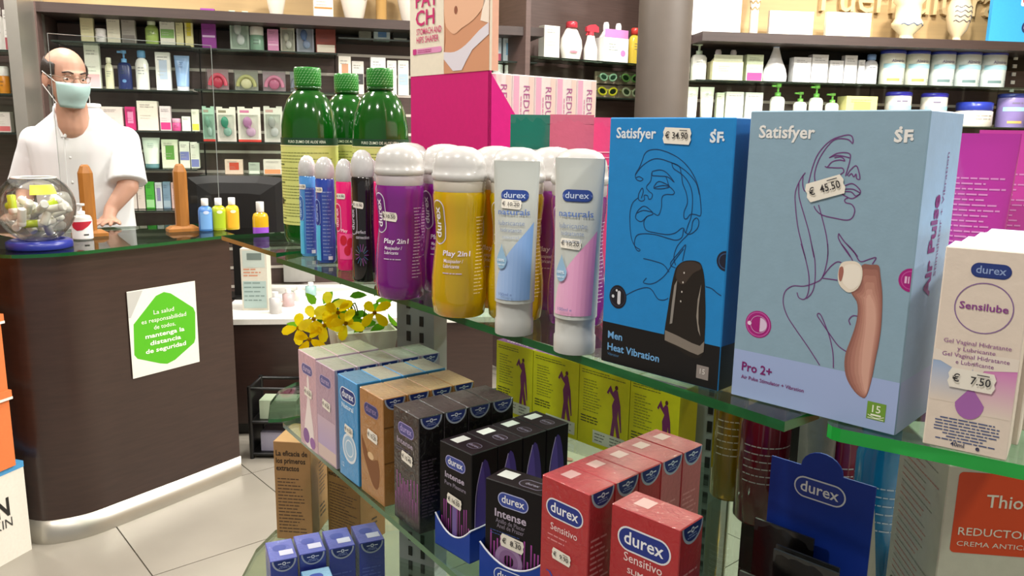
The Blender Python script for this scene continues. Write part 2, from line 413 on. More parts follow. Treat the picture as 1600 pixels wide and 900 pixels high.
def wall_shelf(root, W, a0, a1, z, dep=.27):
    return glass_slab([(a0, -.002), (a0, -dep), (a1, -dep), (a1, -.002)][::-1], z - .008, z, 'glass_shelf', root, 'shelf_edge')

Z = lambda W, px, py, off=.27: W.at(px, py, off).z
# --- slatted wall behind the counter
A = W1.along
LED1 = Z(W1, 470, 24, .32)
a_l, a_r = A(98), A(822)
wb = slat_wall('wall_back', W1, a_l, a_r, LED1 - .04, (A(312, .1), A(526, .1)))
S1 = {'a1': Z(W1, 200, 67), 'b1': Z(W1, 430, 79), 'a2': Z(W1, 230, 140), 'b2': Z(W1, 390, 141), 'a3': Z(W1, 230, 204), 'b3': Z(W1, 390, 222), 'a4': Z(W1, 260, 264), 'b4': Z(W1, 390, 274), 'a5': Z(W1, 240, 329), 'c1': Z(W1, 580, 60), 'd1': Z(W1, 790, 95), 'd2': Z(W1, 790, 124)}
span = {'a': (A(110), A(311)), 'b': (A(313), A(525)), 'c': (A(527), A(700)), 'd': (A(740), A(818))}
for k, z in S1.items(): wall_shelf(wb, W1, span[k[0]][0], span[k[0]][1], z)
MB().box(a_l, a_r, -.33, .08, LED1 - .045, LED1).build('ledge_board', 'ledge_wood', wb)
tag(MB().box(a_l - .6, a_r, .02, .1, LED1, CEIL).build('wall_upper_back', 'beige_wall', None, W1.p, W1.rz), kind='structure')
MB().box(a_l - .05, a_l, -.33, .08, 0, LED1).build('side_panel', 'slat_wood', wb)
# --- dark glossy pillar wall and shelf unit beside the man
tag(MB().box(W0.along(44), W0.along(97), .3, .42, 0, CEIL).build('wall_left_return', 'brown_gloss', None, W0.p, W0.rz), kind='structure')
wl = MB().box(-1.2, W0.along(44), .02, .1, 0, CEIL).build('wall_left', 'slat_wood', None, W0.p, W0.rz); tag(wl, kind='structure')
MB().box(W0.along(20, .28), W0.along(40, .28), -.28, .02, 0, CEIL).build('side_panel', 'aluminium', wl)
S0 = {'a': W0.at(10, 78, .25).z, 'b': W0.at(10, 146, .25).z, 'c': W0.at(10, 207, .25).z}
for z in S0.values(): wall_shelf(wl, W0, -1.2, W0.along(20, .28) - .004, z)
# --- angled unit between slat wall and column
a1e = W3.along(1040)
w3 = MB().box(0, a1e, .02, .1, 0, CEIL).build('wall_angled', 'slat_wood', None, W3.p, W3.rz); tag(w3, kind='structure')
pb = MB().box(W3.along(824, .3) - .03, W3.along(824, .3), -.32, .018, 0, CEIL).build('side_panel', 'slat_wood', w3)
hb = None
for k in range(26):     # rows of shelf-pin holes in the panel edge
    if hb is None: hb = MB().box(-.004, .004, -.001, .001, -.006, .006).build('pin_hole', 'black_plastic', w3); o = hb
    else: o = hb.copy(); COL.objects.link(o)
    o.location = (W3.along(824, .3) + .012, .0185, 1.62 + k * .03)
S3 = {'a': Z(W3, 900, 92), 'b': Z(W3, 930, 151)}
for z in S3.values(): wall_shelf(w3, W3, W3.along(826, .28), a1e, z)
# --- right wall
aL, aR = W2.along(1060), W2.along(1760)
LED2 = Z(W2, 1330, 57, .32)
w2 = slat_wall('wall_right_back', W2, aL, aR, LED2 - .04, (W2.along(1192, .1), W2.along(1374, .1), W2.along(1578, .1)))
S2 = {'a': Z(W2, 1330, 130), 'b': Z(W2, 1330, 194), 'c': Z(W2, 1590, 260), 'd': Z(W2, 1590, 318), 'e': Z(W2, 1590, 356)}
for k, z in S2.items(): wall_shelf(w2, W2, aL if k in 'ab' else W2.along(1500), aR, z)
MB().box(aL, aR, -.33, .08, LED2 - .045, LED2).build('ledge_board', 'ledge_wood', w2)
wu = tag(MB().box(aL, aR, .02, .1, LED2, CEIL).build('wall_upper_right', 'beige_wall', None, W2.p, W2.rz), kind='structure')
sg = thing('wall_lettering', 'large raised cream lettering spelling the department name on the beige wall', 'sign', W2.frame(0, 0, 0), W2.rz)
zb = W2.at(1400, 21, 0).z; vs, fs, t0, t1 = text2d('Puericultura', 0.004)
u0, u1 = W2.along(1270), W2.along(1541); kx = (u1 - u0) / (t1 - t0)
b = MB(); n = len(vs); me_e = {}
for f in fs:
    for i in range(len(f)):
        k = (f[i], f[(i + 1) % len(f)])
        if (k[1], k[0]) in me_e: me_e.pop((k[1], k[0]))
        else: me_e[k] = 1
P2 = lambda y: [(u0 + (x - t0) * kx, y, zb + v * .235) for x, v in vs]
b.add(P2(-.012), fs, '#cdb486'); b.add(P2(-.012) + P2(.02), [(i, j, n + j, n + i) for i, j in me_e], '#cdb486')
b.build('raised_letters', 'plastic', sg)
pin = None
for k in range(7):     # lit LED dots, their glow painted white, up the joint between the tins and the food boxes
    if pin is None: pin = MB().box(-.012, .012, -.006, .0, -.010, .010, '#f2f0ea').build('led_dot', 'plastic', w2); o = pin
    else: o = pin.copy(); COL.objects.link(o)
    o.location = (W2.along(1578), -.004, W2.at(1578, 78, 0).z - k * .045)
# --- column
cc = Pd(1035, 120, 4.0)
tag(MB().lathe([(.127, 0), (.127, CEIL)], 40).build('column', 'column_paint', None, (cc.x, cc.y, 0)), 'round taupe structural column between the wall shelving units', 'column', kind='structure')
# --- side walls of the shop
tag(MB().box(-5.2, -5.1, -1.6, 6.6, 0, CEIL).build('wall_left_side', 'beige_wall'), kind='structure')
tag(MB().box(5.1, 5.2, -1.6, 6.6, 0, CEIL).build('wall_right_side', 'beige_wall'), kind='structure')

# ================================================================== COUNTER
ct = thing('sales_counter', 'curved dark brown wood sales counter with a glass top and metal kick strip', 'counter', (-1.4, 2.9, 0))
fr = [(-1.99, 2.90), (-1.90, 2.74), (-1.76, 2.59), (-1.60, 2.510), (-1.504, 2.533), (-1.438, 2.585), (-1.385, 2.66), (-1.32, 2.755), (-1.256, 2.85), (-1.18, 2.966), (-1.103, 3.085)]
bk = [(-1.36, 3.36), (-1.62, 3.20), (-1.80, 3.06)]
def off(path, d):
    out = []
    for i, p in enumerate(path):
        a, b_ = path[max(0, i - 1)], path[min(len(path) - 1, i + 1)]; dx, dy = b_[0] - a[0], b_[1] - a[1]; L = math.hypot(dx, dy); out.append((p[0] + dy / L * d, p[1] - dx / L * d))
    return out
sm = cat_rom(fr, 4)
lp = lambda p, z: [(x + 1.4, y - 2.9, z) for x, y in p]
b = MB(); ring = sm + bk; nf = len(sm)
r0, r1 = lp(ring, 0.085), lp(ring, .99); n = len(ring)
b.add(r0[:nf] + r1[:nf], [(i, i + 1, nf + i + 1, nf + i) for i in range(nf - 1)], smooth=True)
b.add(r0 + r1, [(i, (i + 1) % n, n + (i + 1) % n, n + i) for i in range(nf - 1, n)]); b.add(r1, [tuple(range(n))])
b.build('body', 'dark_wood', ct)
b = MB(); o2 = off(sm, .006)
k0, k1 = lp(o2, 0), lp(o2, .085); i0 = lp(off(sm, -.01), .085)
b.add(k0 + k1 + i0, [(i, i + 1, nf + i + 1, nf + i) for i in range(nf - 1)] + [(nf + i, nf + i + 1, 2 * nf + i + 1, 2 * nf + i) for i in range(nf - 1)], smooth=True)
b.add([lp([ring[j]], z)[0] for z in (0, .085) for j in range(nf - 1, n)] , [(i, i + 1, (n - nf + 1) + i + 1, (n - nf + 1) + i) for i in range(n - nf)])
b.build('kick_strip', 'aluminium', ct)
top = [(x + 1.4, y - 2.9) for x, y in off(sm, .035) + [(-1.335, 3.40), (-1.62, 3.235), (-1.83, 3.08), (-2.01, 2.92)]]
glass_slab(top, .99, 1.002, 'glass_top', ct)
CZ = 1.002
# notice on the counter front
U = V3((.5432, .8396, 0)); N = V3((U.y, -U.x, 0)); q0 = V3((-1.32, 2.755, 0)) + N * .004
bl = Ppl(208, 592, q0, N); br = Ppl(312, 571, q0, N); tl = Ppl(205, 455, q0, N)
nw, nh = (br - bl).length, tl.z - bl.z
nt = thing('safety_notice', 'white square notice with a green hexagon stuck on the counter front', 'notice', bl, math.atan2(U.y, U.x))
b = MB(); b.box(0, nw, -.0005, .0006, 0, nh, '#e3e2d6'); b.build('paper', 'carton', nt)
p = Pr((0, -.0005, 0), (1, 0, 0), (0, 0, 1), (0, -1, 0), eps=.0004)
hx = [(.5, .07), (.93, .27), (.97, .72), (.56, .93), (.1, .66), (.04, .25)]
hx = [(.04, .27), (.06, .62), (.4, .9), (.52, .93), (.62, .9), (.95, .68), (.975, .62), (.955, .3), (.93, .25), (.62, .1), (.5, .075), (.4, .1), (.08, .22)]
p.poly([(x * nw, y * nh) for x, y in hx], '#4fae14', 0)
p.poly([(0, nh * .99), (nw * .22, nh * .99), (nw * .03, nh * .7), (0, nh * .7)], '#b9b9b4', 0)
for k, (t, bo, wd) in enumerate((('La salud', .0, .3), ('es responsabilidad', .0, .66), ('de todos,', .0, .32), ('mantenga la', .02, .58), ('distancia', .02, .46), ('de seguridad', .02, .6))):
    p.text(t, nw * .5, nh * (.69 - k * .088), nh * .072, '#f1f6e4', 2, 'C', bo, fit=nw * wd)
p.build('printed_lettering', nt)
# ================================================================== GONDOLA (glass display unit)
ZU, ZL, ZB = 1.186, .889, .60
E = V3((.627, -.779, 0)); NI = V3((.779, .627, 0)); RZ = math.atan2(E.y, E.x)
gd = thing('display_gondola', 'free-standing display gondola with green-edged glass shelves on slotted metal uprights', 'display shelf', (0, 1.2, 0))
G = lambda pts: [(x, y - 1.2) for x, y in pts]
a0 = V3((-.404, 1.353, 0))
def en(a, i): q = a0 + E * a + NI * i; return (q.x, q.y)
glass_slab(G([en(0, 0), en(.983, 0), en(.983, .05), en(.97, .5), en(.12, .5), en(-.035, .06)]), ZU - .009, ZU, 'glass_shelf', gd)
glass_slab(G([en(-.33, .02), en(-.05, .02), en(-.05, .06), en(.10, .52), en(.1, .62), en(-.33, .62)]), ZU - .009, ZU, 'glass_shelf', gd)
s0, s1 = Pz(1288, 664, ZU), Pz(1600, 726, ZU); dd = (s1 - s0).normalized(); dn = V3((-dd.y, dd.x, 0))
L2 = lambda a, i: ((s0 + dd * a + dn * i).x, (s0 + dd * a + dn * i).y)
arc = [L2(.012 - .012 * math.sin(t), .012 - .012 * math.cos(t)) for t in (1.5708, 1.1, .6, 0)]
glass_slab(G(arc + [L2(.42, 0), L2(.42, .4), L2(.08, .4), L2(.0, .05)]), ZU - .011, ZU, 'glass_shelf', gd, 'glass_edge_lit')
ll, lr = Pz(442, 660, ZL), Pz(698, 884, ZL); le = (lr - ll).normalized(); lnn = V3((-le.y, le.x, 0))
LL = lambda a, i: ((ll + le * a + lnn * i).x, (ll + le * a + lnn * i).y)
glass_slab(G([LL(0, 0), LL(1.25, 0), LL(1.25, .52), LL(.05, .52), LL(-.02, .06)]), ZL - .009, ZL, 'glass_shelf', gd)
q = [Pz(x, y, ZB) for x, y in ((350, 960), (378, 900), (400, 858), (430, 828), (475, 808))]
bt = [(v.x, v.y) for v in q]
glass_slab(G([(.35, .75), (-.25, .85)] + bt + [(-.15, 1.75), (.6, 1.2)])[::-1], ZB - .009, ZB, 'glass_shelf', gd)
q = [Pz(x, y, .80) for x, y in ((470, 649), (440, 654), (419, 655), (422, 628), (436, 610), (462, 597))]
glass_slab(G([(v.x, v.y) for v in q] + [(-.18, 1.93), (-.12, 1.66)]), .792, .80, 'glass_shelf', gd)
up = None
for px, Y in ((655, 1.40), (1105, 1.22)):
    q = Pd(px, 560, Y)
    if up is None:
        b = MB(); b.box(-.04, .04, -.012, .03, 0, ZU - .0095); up = b.build('slotted_upright', 'steel_paint', gd); o = up
        sl = []
        for k in range(38):
            for sx in (-.014, .014):
                if not sl: h = MB().box(-.004, .004, -.0135, -.0115, -.009, .009).build('slot', 'black_plastic', up); sl.append(h)
                else: h = sl[0].copy(); COL.objects.link(h); sl.append(h)
                h.location = (sx, 0, .05 + k * .03)
    else:
        o = up.copy(); COL.objects.link(o)
        for h in sl: c = h.copy(); COL.objects.link(c); c.parent = o
    o.location = (q.x, q.y - 1.2, 0); o.rotation_euler[2] = RZ * .55
for px, py, zz in ((655, 540, ZU), (665, 850, ZL), (1105, 600, ZU)):
    q = Pd(px, py, 1.385 if px < 1000 else 1.2); b = MB(); b.add([(0, -.004, 0), (0, .004, 0), (0, -.004, -.05), (0, .004, -.05), (-.13, -.004, 0), (-.13, .004, 0), (-.13, -.004, -.015), (-.13, .004, -.015)], [(0, 1, 3, 2), (4, 6, 7, 5), (0, 4, 5, 1), (2, 3, 7, 6), (0, 2, 6, 4), (1, 5, 7, 3)])
    b.build('shelf_bracket', 'steel_paint', gd, (q.x, q.y - 1.2, zz - .0095), math.atan2(NI.y, NI.x))
MB().box(-.35, .35, -.28, .28, 0, .10, '#2b2523').build('base', 'dark_wood', gd, (.0, .18, 0), RZ)
qa, qb = Pd(1064, 640, 1.30), Pd(1148, 640, 1.26); dq = (qb - qa); MB().box(0, dq.length, 0, .012, .10, ZU - .0095, '#b9b4a8').build('end_panel', 'carton', gd, (qa.x, qa.y - 1.2, 0), math.atan2(dq.y, dq.x))
qa, qb = Pd(1160, 800, 1.19), Pd(1740, 800, 1.02); dq = (qb - qa); MB().box(0, V3((dq.x, dq.y, 0)).length, 0, .012, .10, ZU - .012, '#151313').build('dark_fill_panel', 'black_plastic', gd, (qa.x, qa.y - 1.2, 0), math.atan2(dq.y, dq.x))  # black panel added to darken the gap where bright floor showed through
# ------------------------------------------------------------------ drawings printed on the two large cartons (tenths of a millimetre)
ART = {
 'pro_strokes': [[[487,1773],[509,1922],[546,2035],[628,2131],[736,2171],[781,2161],[791,2112],[750,2141],[661,2139],[599,2075],[550,1979],[531,1877],[545,1810]],[[629,2002],[682,2037],[748,2045],[782,2031],[783,1985],[775,1932],[764,1875]],[[634,2007],[694,2023],[779,2009]],[[604,1940],[623,1935],[654,1974],[709,1990],[748,1984],[718,2012],[668,2005]],[[618,1932],[703,1932],[736,1931],[748,1904],[719,1881]],[[775,1878],[793,1917],[833,1953],[860,1903],[870,1858],[847,1861],[839,1894],[825,1871],[806,1895],[786,1873]],[[760,1800],[813,1822],[853,1805],[886,1761],[834,1714],[777,1729],[752,1744]],[[764,1778],[828,1782],[884,1758]],[[766,1761],[819,1761],[854,1734],[885,1752]],[[801,1719],[778,1701],[788,1680],[833,1670],[859,1629],[847,1573],[805,1552],[715,1560],[622,1575],[572,1608],[552,1638]],[[459,1886],[423,1827],[395,1733],[406,1630],[441,1470],[489,1334],[529,1227]],[[443,1868],[447,1794],[465,1749],[483,1752]],[[416,1804],[428,1701],[481,1566],[535,1432],[584,1274],[593,1246]],[[586,1649],[623,1555],[670,1422],[694,1310],[696,1264]],[[761,1448],[762,1414],[801,1356],[864,1284]],[[761,1448],[809,1391],[870,1341],[918,1290]],[[481,1340],[532,1215],[570,1089],[576,972],[552,912],[506,917],[488,956]],[[562,1348],[602,1223],[619,1066],[606,974],[566,918]],[[687,1361],[697,1249],[674,1103],[614,1048],[535,1013],[446,1001],[389,945],[384,854],[428,755],[505,663],[622,535],[725,413]],[[674,1103],[724,1188],[769,1232],[804,1233]],[[675,1095],[732,1096],[789,1095]],[[789,1372],[838,1322],[885,1257]],[[826,1376],[893,1314],[940,1257],[1004,1282],[1049,1299],[1028,1247]],[[916,561],[850,594],[779,668],[706,751],[665,802],[678,819],[702,794],[746,714],[781,640],[816,529],[832,414]],[[965,846],[931,843],[907,807],[922,771]]],
 'pro_dev': [[956,1231],[1021,1242],[1074,1243],[1094,1173],[1125,1025],[1141,834],[1142,694],[1131,536],[1120,376],[1098,252],[1065,235],[1007,269],[943,350],[913,446],[911,548],[935,654],[959,773],[965,874],[948,956],[901,1017],[945,1055],[965,1128]],
 'pro_hi': [[1027,983],[1070,948],[1096,826],[1095,628],[1094,428],[1095,283],[1061,420],[1049,619],[1044,803]],
 'pro_head': [[805,1226],[858,1251],[920,1250],[960,1211],[968,1128],[945,1055],[894,1016],[851,1027],[805,1070],[789,1146]],
 'pro_hole': [[797,1190],[818,1204],[830,1166],[824,1108],[808,1092],[795,1140]],
 'men_strokes': [[[346,1761],[316,1745],[268,1757],[253,1801],[293,1866],[321,1936],[341,1986],[393,2019],[499,2025],[634,1992],[753,1938],[858,1853],[935,1744],[979,1616],[997,1492],[946,1492],[890,1489],[857,1450],[828,1454],[822,1508],[848,1583],[828,1666],[780,1748],[761,1825]],[[346,1764],[298,1782],[255,1767]],[[253,1795],[309,1867],[398,1926],[488,1948],[609,1927],[728,1890],[831,1834],[921,1755],[962,1663]],[[646,1917],[671,1869],[761,1825],[836,1763],[884,1682],[902,1575],[899,1466],[875,1391],[858,1328],[835,1363],[806,1360],[751,1318],[664,1294],[528,1298],[427,1311],[392,1372],[420,1432],[487,1462],[439,1503],[376,1523],[315,1480],[290,1421],[320,1391],[368,1385],[420,1432]],[[301,1454],[378,1485],[487,1475]],[[646,1917],[728,1890],[758,1819]],[[442,1835],[524,1851],[600,1830],[690,1752],[617,1794],[528,1798],[444,1801],[442,1835]],[[435,1822],[432,1753],[389,1695],[422,1659],[462,1636],[456,1598],[426,1590],[409,1620],[370,1618],[380,1584],[350,1566],[310,1580],[310,1633],[343,1683],[357,1649],[340,1591]],[[470,1699],[516,1749],[591,1737],[645,1710],[550,1688],[471,1689],[563,1717],[645,1710],[699,1670],[685,1647],[612,1642],[572,1613],[575,1526],[549,1455],[495,1469]],[[595,1799],[620,1751],[637,1715]],[[309,1595],[248,1546],[224,1460],[236,1332],[266,1218],[318,1151],[375,1128],[360,1113],[327,1130],[303,1182],[320,1249],[390,1275],[529,1281],[681,1261],[769,1255],[825,1288],[832,1356]],[[858,1328],[909,1321],[975,1376],[984,1437],[955,1465],[922,1432],[913,1358],[868,1299],[787,1210],[757,1107],[784,1035]],[[786,1010],[725,1040],[806,1150],[870,1225],[863,1157],[854,1081]],[[421,1052],[533,1044],[651,1024],[721,964]],[[239,678],[360,748],[480,791],[549,777],[621,709],[688,706],[736,731]],[[1119,890],[1180,882],[1242,849],[1280,835]],[[475,880],[443,833],[529,831],[611,871],[689,945],[763,1066],[851,1186]]],
 'men_dev': [[798,1022],[858,1075],[936,1095],[1013,1095],[1058,1063],[1100,948],[1127,777],[1146,631],[1161,415],[1162,305],[1104,248],[994,255],[862,305],[742,338],[730,443],[743,616],[761,844],[778,958]],
 'men_hl': [[735,437],[871,413],[1033,375],[1119,365],[1161,415],[1164,319],[1110,280],[1023,292],[877,322],[741,345]],
 'men_top': [[807,1010],[859,1065],[952,1090],[1038,1074],[1056,1036],[975,984],[888,876],[805,920]],
 'men_s1': [[793,856],[819,908],[815,768],[807,514],[780,502],[784,693]],
 'men_s2': [[1073,904],[1052,765],[1055,615],[1086,497],[1118,447],[1082,565],[1069,699]],
}
def rz_of(d): return math.atan2(d.y, d.x)
def at_corner(L, rz, w, d):
    """root position (base centre) for a carton whose front lower left corner is L"""
    c, s = math.cos(rz), math.sin(rz); return V3((L.x + c * w / 2 - s * d / 2, L.y + s * w / 2 + c * d / 2, L.z))
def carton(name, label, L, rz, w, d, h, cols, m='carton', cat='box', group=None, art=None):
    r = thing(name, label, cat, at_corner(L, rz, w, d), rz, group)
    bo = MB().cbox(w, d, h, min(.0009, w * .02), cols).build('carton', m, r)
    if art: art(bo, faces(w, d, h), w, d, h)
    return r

# ---------------- large grey-blue carton
PL = Pz(1138, 615, ZU + .0005) + V3((.002, 0, 0)); PL.z = ZU; PR = Pz(1393, 680, ZU); pe = (PR - PL).normalized(); PW, PD, PH = .133, .079, .235
def art_pro(r, F, w, d, h):
    p = Pr(*F['front'], eps=.0001); q = lambda s: [(x / 1e4, y / 1e4) for x, y in s]; sh = lambda s: [(x + .0145 * y, y) for x, y in q(s)]
    p.rect(.0006, .0006, w - .0006, .0405, '#9fb1dc', 0)
    p.build('colour_band', r, split=False); p = Pr(*F['front'], eps=.0001)
    for s in ART['pro_strokes']: p.stroke(sh(s), .0008, '#6d3a78', 1)
    p.build('line_drawing', r, split=False); p = Pr(*F['front'], eps=.0001)
    pd = cat_rom(sh(ART['pro_dev']), 3, True); p.poly(pd, '#8f5f55', 2)
    hi = cat_rom(sh(ART['pro_hi']), 3, True); 
    for t_, c_ in ((.14, '#a06c60'), (.32, '#af7a6c'), (.52, '#bb8878'), (.72, '#c89585'), (.88, '#d3a392')):
        sh_ = []
        for v in pd:
            g = min(hi, key=lambda u: (u[0] - v[0]) ** 2 + ((u[1] - v[1]) * .7) ** 2); sh_.append((v[0] + (g[0] - v[0]) * t_, v[1] + (g[1] - v[1]) * t_))
        p.poly(sh_, c_, 2 + t_ * 1.5)
    ph = cat_rom(sh(ART['pro_head']), 3, True); p.poly(ph, '#e9ddcc', 4); cx = sum(x for x, y in ph) / len(ph); cy = sum(y for x, y in ph) / len(ph)
    p.poly([(cx + (x - cx) * .78 + .0012, cy + (y - cy) * .8) for x, y in ph], '#f1e8da', 5)
    p.poly(cat_rom(sh(ART['pro_hole']), 3, True), '#a4685c', 6)
    p.build('device_picture', r, split=False); p = Pr(*F['front'], eps=.0001)
    p.text('Satisfyer', .0085, .2143, .0135, '#eceae6', 3, 'L', .022, fit=.045)
    for x0, t in ((.1105, 'S'), (.1172, 'F')): p.text(t, x0, .2130, .0118, '#eceae6', 3, 'L', .04, fit=.0058)
    p.ell(.1145, .2225, .0012, .0012, '#eceae6', 3, 10); p.ell(.1225, .2150, .0012, .0012, '#eceae6', 3, 10)
    p.build('brand_lettering', r, split=False); p = Pr(*F['front'], eps=.0001)
    p.ring(.020, .0645, .0, .0112, '#a5197a', 1); p.ring(.020, .0645, .0095, .0103, '#c45aa6', 2); p.ell(.0215, .0645, .0058, .0058, '#d9c2dc', 2, 16, -1.5708, 1.5708); p.ring(.0205, .0645, .0068, .0074, '#c98fc0', 3); p.ell(.0125, .0645, .0018, .0018, '#f0d9ec', 3, 10)
    p.build('round_badge', r, split=False); p = Pr(*F['front'], eps=.0001)
    p.ell(w - .0008, .1165, .0085, .0085, '#a5197a', 1, 16, 1.5708, 4.7124); p.ell(w - .0008, .1165, .0068, .0068, '#c04d9c', 2, 16, 1.5708, 4.7124); p.ell(w - .0008, .1165, .0060, .0060, '#a5197a', 3, 16, 1.5708, 4.7124); p.rect(w - .005, .114, w - .0035, .119, '#e5b9da', 4); p.rect(w - .0027, .114, w - .0018, .119, '#e5b9da', 4)
    p.build('edge_badge', r, split=False); p = Pr(*F['front'], eps=.0001)
    p.text('Pro 2+', .0085, .0235, .0105, '#7b1467', 3, 'L', .02, fit=.0265)
    p.text('Air Pulse Stimulator + Vibration', .0085, .0165, .0045, '#7b1467', 3, 'L', .01, fit=.054)
    p.build('name_lettering', r, split=False); p = Pr(*F['front'], eps=.0001)
    p.rect(.1115, .0085, .1250, .0220, '#6f9a35', 2); p.text('15', .1183, .0142, .0080, '#eef2dd', 3, 'C', .01); p.rect(.1145, .0115, .1220, .0128, '#eef2dd', 3); p.stroke([(.1125, .0118), (.1183, .0100), (.1242, .0118)], .0005, '#eef2dd', 3); p.rect(.1125, .0092, .1240, .0098, '#dfe8c6', 3)
    p.build('warranty_badge', r, split=False)
    p = Pr(*F['right'], eps=.0001); p.rect(.0006, .0006, d - .0006, .0405, '#9fb1dc', 0)
    p.text('Air Pulse', .0415, .0995, .0205, '#7b1478', 3, 'L', .035, math.pi / 2, fit=.0760)
    p.text('Stimulator + Vibration', .0520, .1140, .0078, '#7a3f86', 3, 'L', .0, math.pi / 2, fit=.092)
    p.build('side_print', r)
    sticker(r, F['front'], .0650, .1775, .0300, '€  45.50', .33)
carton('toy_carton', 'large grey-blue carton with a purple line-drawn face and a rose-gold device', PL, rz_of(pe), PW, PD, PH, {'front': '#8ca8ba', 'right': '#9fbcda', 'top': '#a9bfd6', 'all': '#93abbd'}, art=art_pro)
# ---------------- blue and black carton
ML = Pz(941, 565, ZU) + E * -.004 + NI * .002; ML.z = ZU; mrz = math.radians(-45.2); MW, MD, MH = .1285, .056, .230
def art_men(r, F, w, d, h):
    p = Pr(*F['front'], eps=.0001); k = w / .1345; q = lambda s: [((x + .042 * y) / 1e4 * k, y / 1e4) for x, y in s]
    p.rect(.0006, .0006, w - .0006, .0395, '#08080e', 0)
    p.build('colour_band', r, split=False); p = Pr(*F['front'], eps=.0001)
    for s in ART['men_strokes']: p.stroke(q(s), .0008, '#0c3a66', 1)
    p.build('line_drawing', r, split=False); p = Pr(*F['front'], eps=.0001)
    p.poly(cat_rom(q(ART['men_dev']), 3, True), '#1b1614', 2); p.poly(cat_rom(q(ART['men_top']), 3, True), '#3a302b', 3); p.poly(q(ART['men_hl']), '#7f766d', 3)
    p.poly(q(ART['men_s1']), '#8a8580', 4); p.poly(q(ART['men_s2']), '#8d857c', 4)
    for i in range(4): p.ell(.0885 - .0006 * i, .0980 - .0085 * i, .0007, .0009, '#cfc9c2', 5, 8)
    p.build('device_picture', r, split=False); p = Pr(*F['front'], eps=.0001)
    p.text('Satisfyer', .0082, .2120, .0132, '#dfe8ef', 3, 'L', .022, fit=.0435)
    for x0, t in ((.1055, 'S'), (.1122, 'F')): p.text(t, x0, .2100, .0118, '#dfe8ef', 3, 'L', .04, fit=.0058)
    p.ell(.1100, .2195, .0012, .0012, '#dfe8ef', 3, 10); p.ell(.1182, .2120, .0012, .0012, '#dfe8ef', 3, 10)
    p.build('brand_lettering', r, split=False); p = Pr(*F['front'], eps=.0001)
    p.ell(.0175, .0655, .0100, .0112, '#12121f', 1); p.ring(.0175, .0655, .0084, .0089, '#3b4057', 2); p.rrect(.0190, .0650, .0036, .0130, .0017, '#cfcfd6', 3); p.ell(.0120, .0655, .0016, .0016, '#d9dbe2', 3, 10); p.ell(.0160, .0715, .0012, .0012, '#d9dbe2', 3, 10)
    p.build('round_badge', r, split=False); p = Pr(*F['front'], eps=.0001)
    p.ell(w - .0008, .1130, .0085, .0085, '#141a30', 1, 16, 1.5708, 4.7124); p.ell(w - .0008, .1130, .0067, .0067, '#31507a', 2, 16, 1.5708, 4.7124); p.ell(w - .0008, .1130, .0058, .0058, '#141a30', 3, 16, 1.5708, 4.7124)
    p.build('edge_badge', r, split=False); p = Pr(*F['front'], eps=.0001)
    p.text('Men', .0078, .0245, .0098, '#6fa9dc', 3, 'L', .02, fit=.0170); p.text('Heat Vibration', .0078, .0128, .0098, '#6fa9dc', 3, 'L', .02, fit=.0595); p.text('Vibrator', .0080, .0078, .0038, '#4f7da8', 3, 'L', .0, fit=.014)
    p.build('name_lettering', r, split=False); p = Pr(*F['front'], eps=.0001)
    p.rect(.1065, .0075, .1185, .0195, '#8e8581', 2); p.text('15', .1125, .0120, .0068, '#cfc9c4', 3, 'C', .01)
    p.build('warranty_badge', r, split=False)
    p = Pr(*F['right'], eps=.0001); p.rect(.0006, .0006, d - .0006, .0395, '#08080e', 0); p.build('side_print', r)
    sticker(r, F['front'], .0735, .2145, .0285, '€ 34.90', -.03)
carton('toy_carton', 'large bright blue carton with black foot, line-drawn face and black device', ML, mrz, MW, MD, MH, {'front': '#2284c8', 'right': '#1b64a6', 'top': '#3d95d0', 'all': '#206ca8'}, art=art_men)
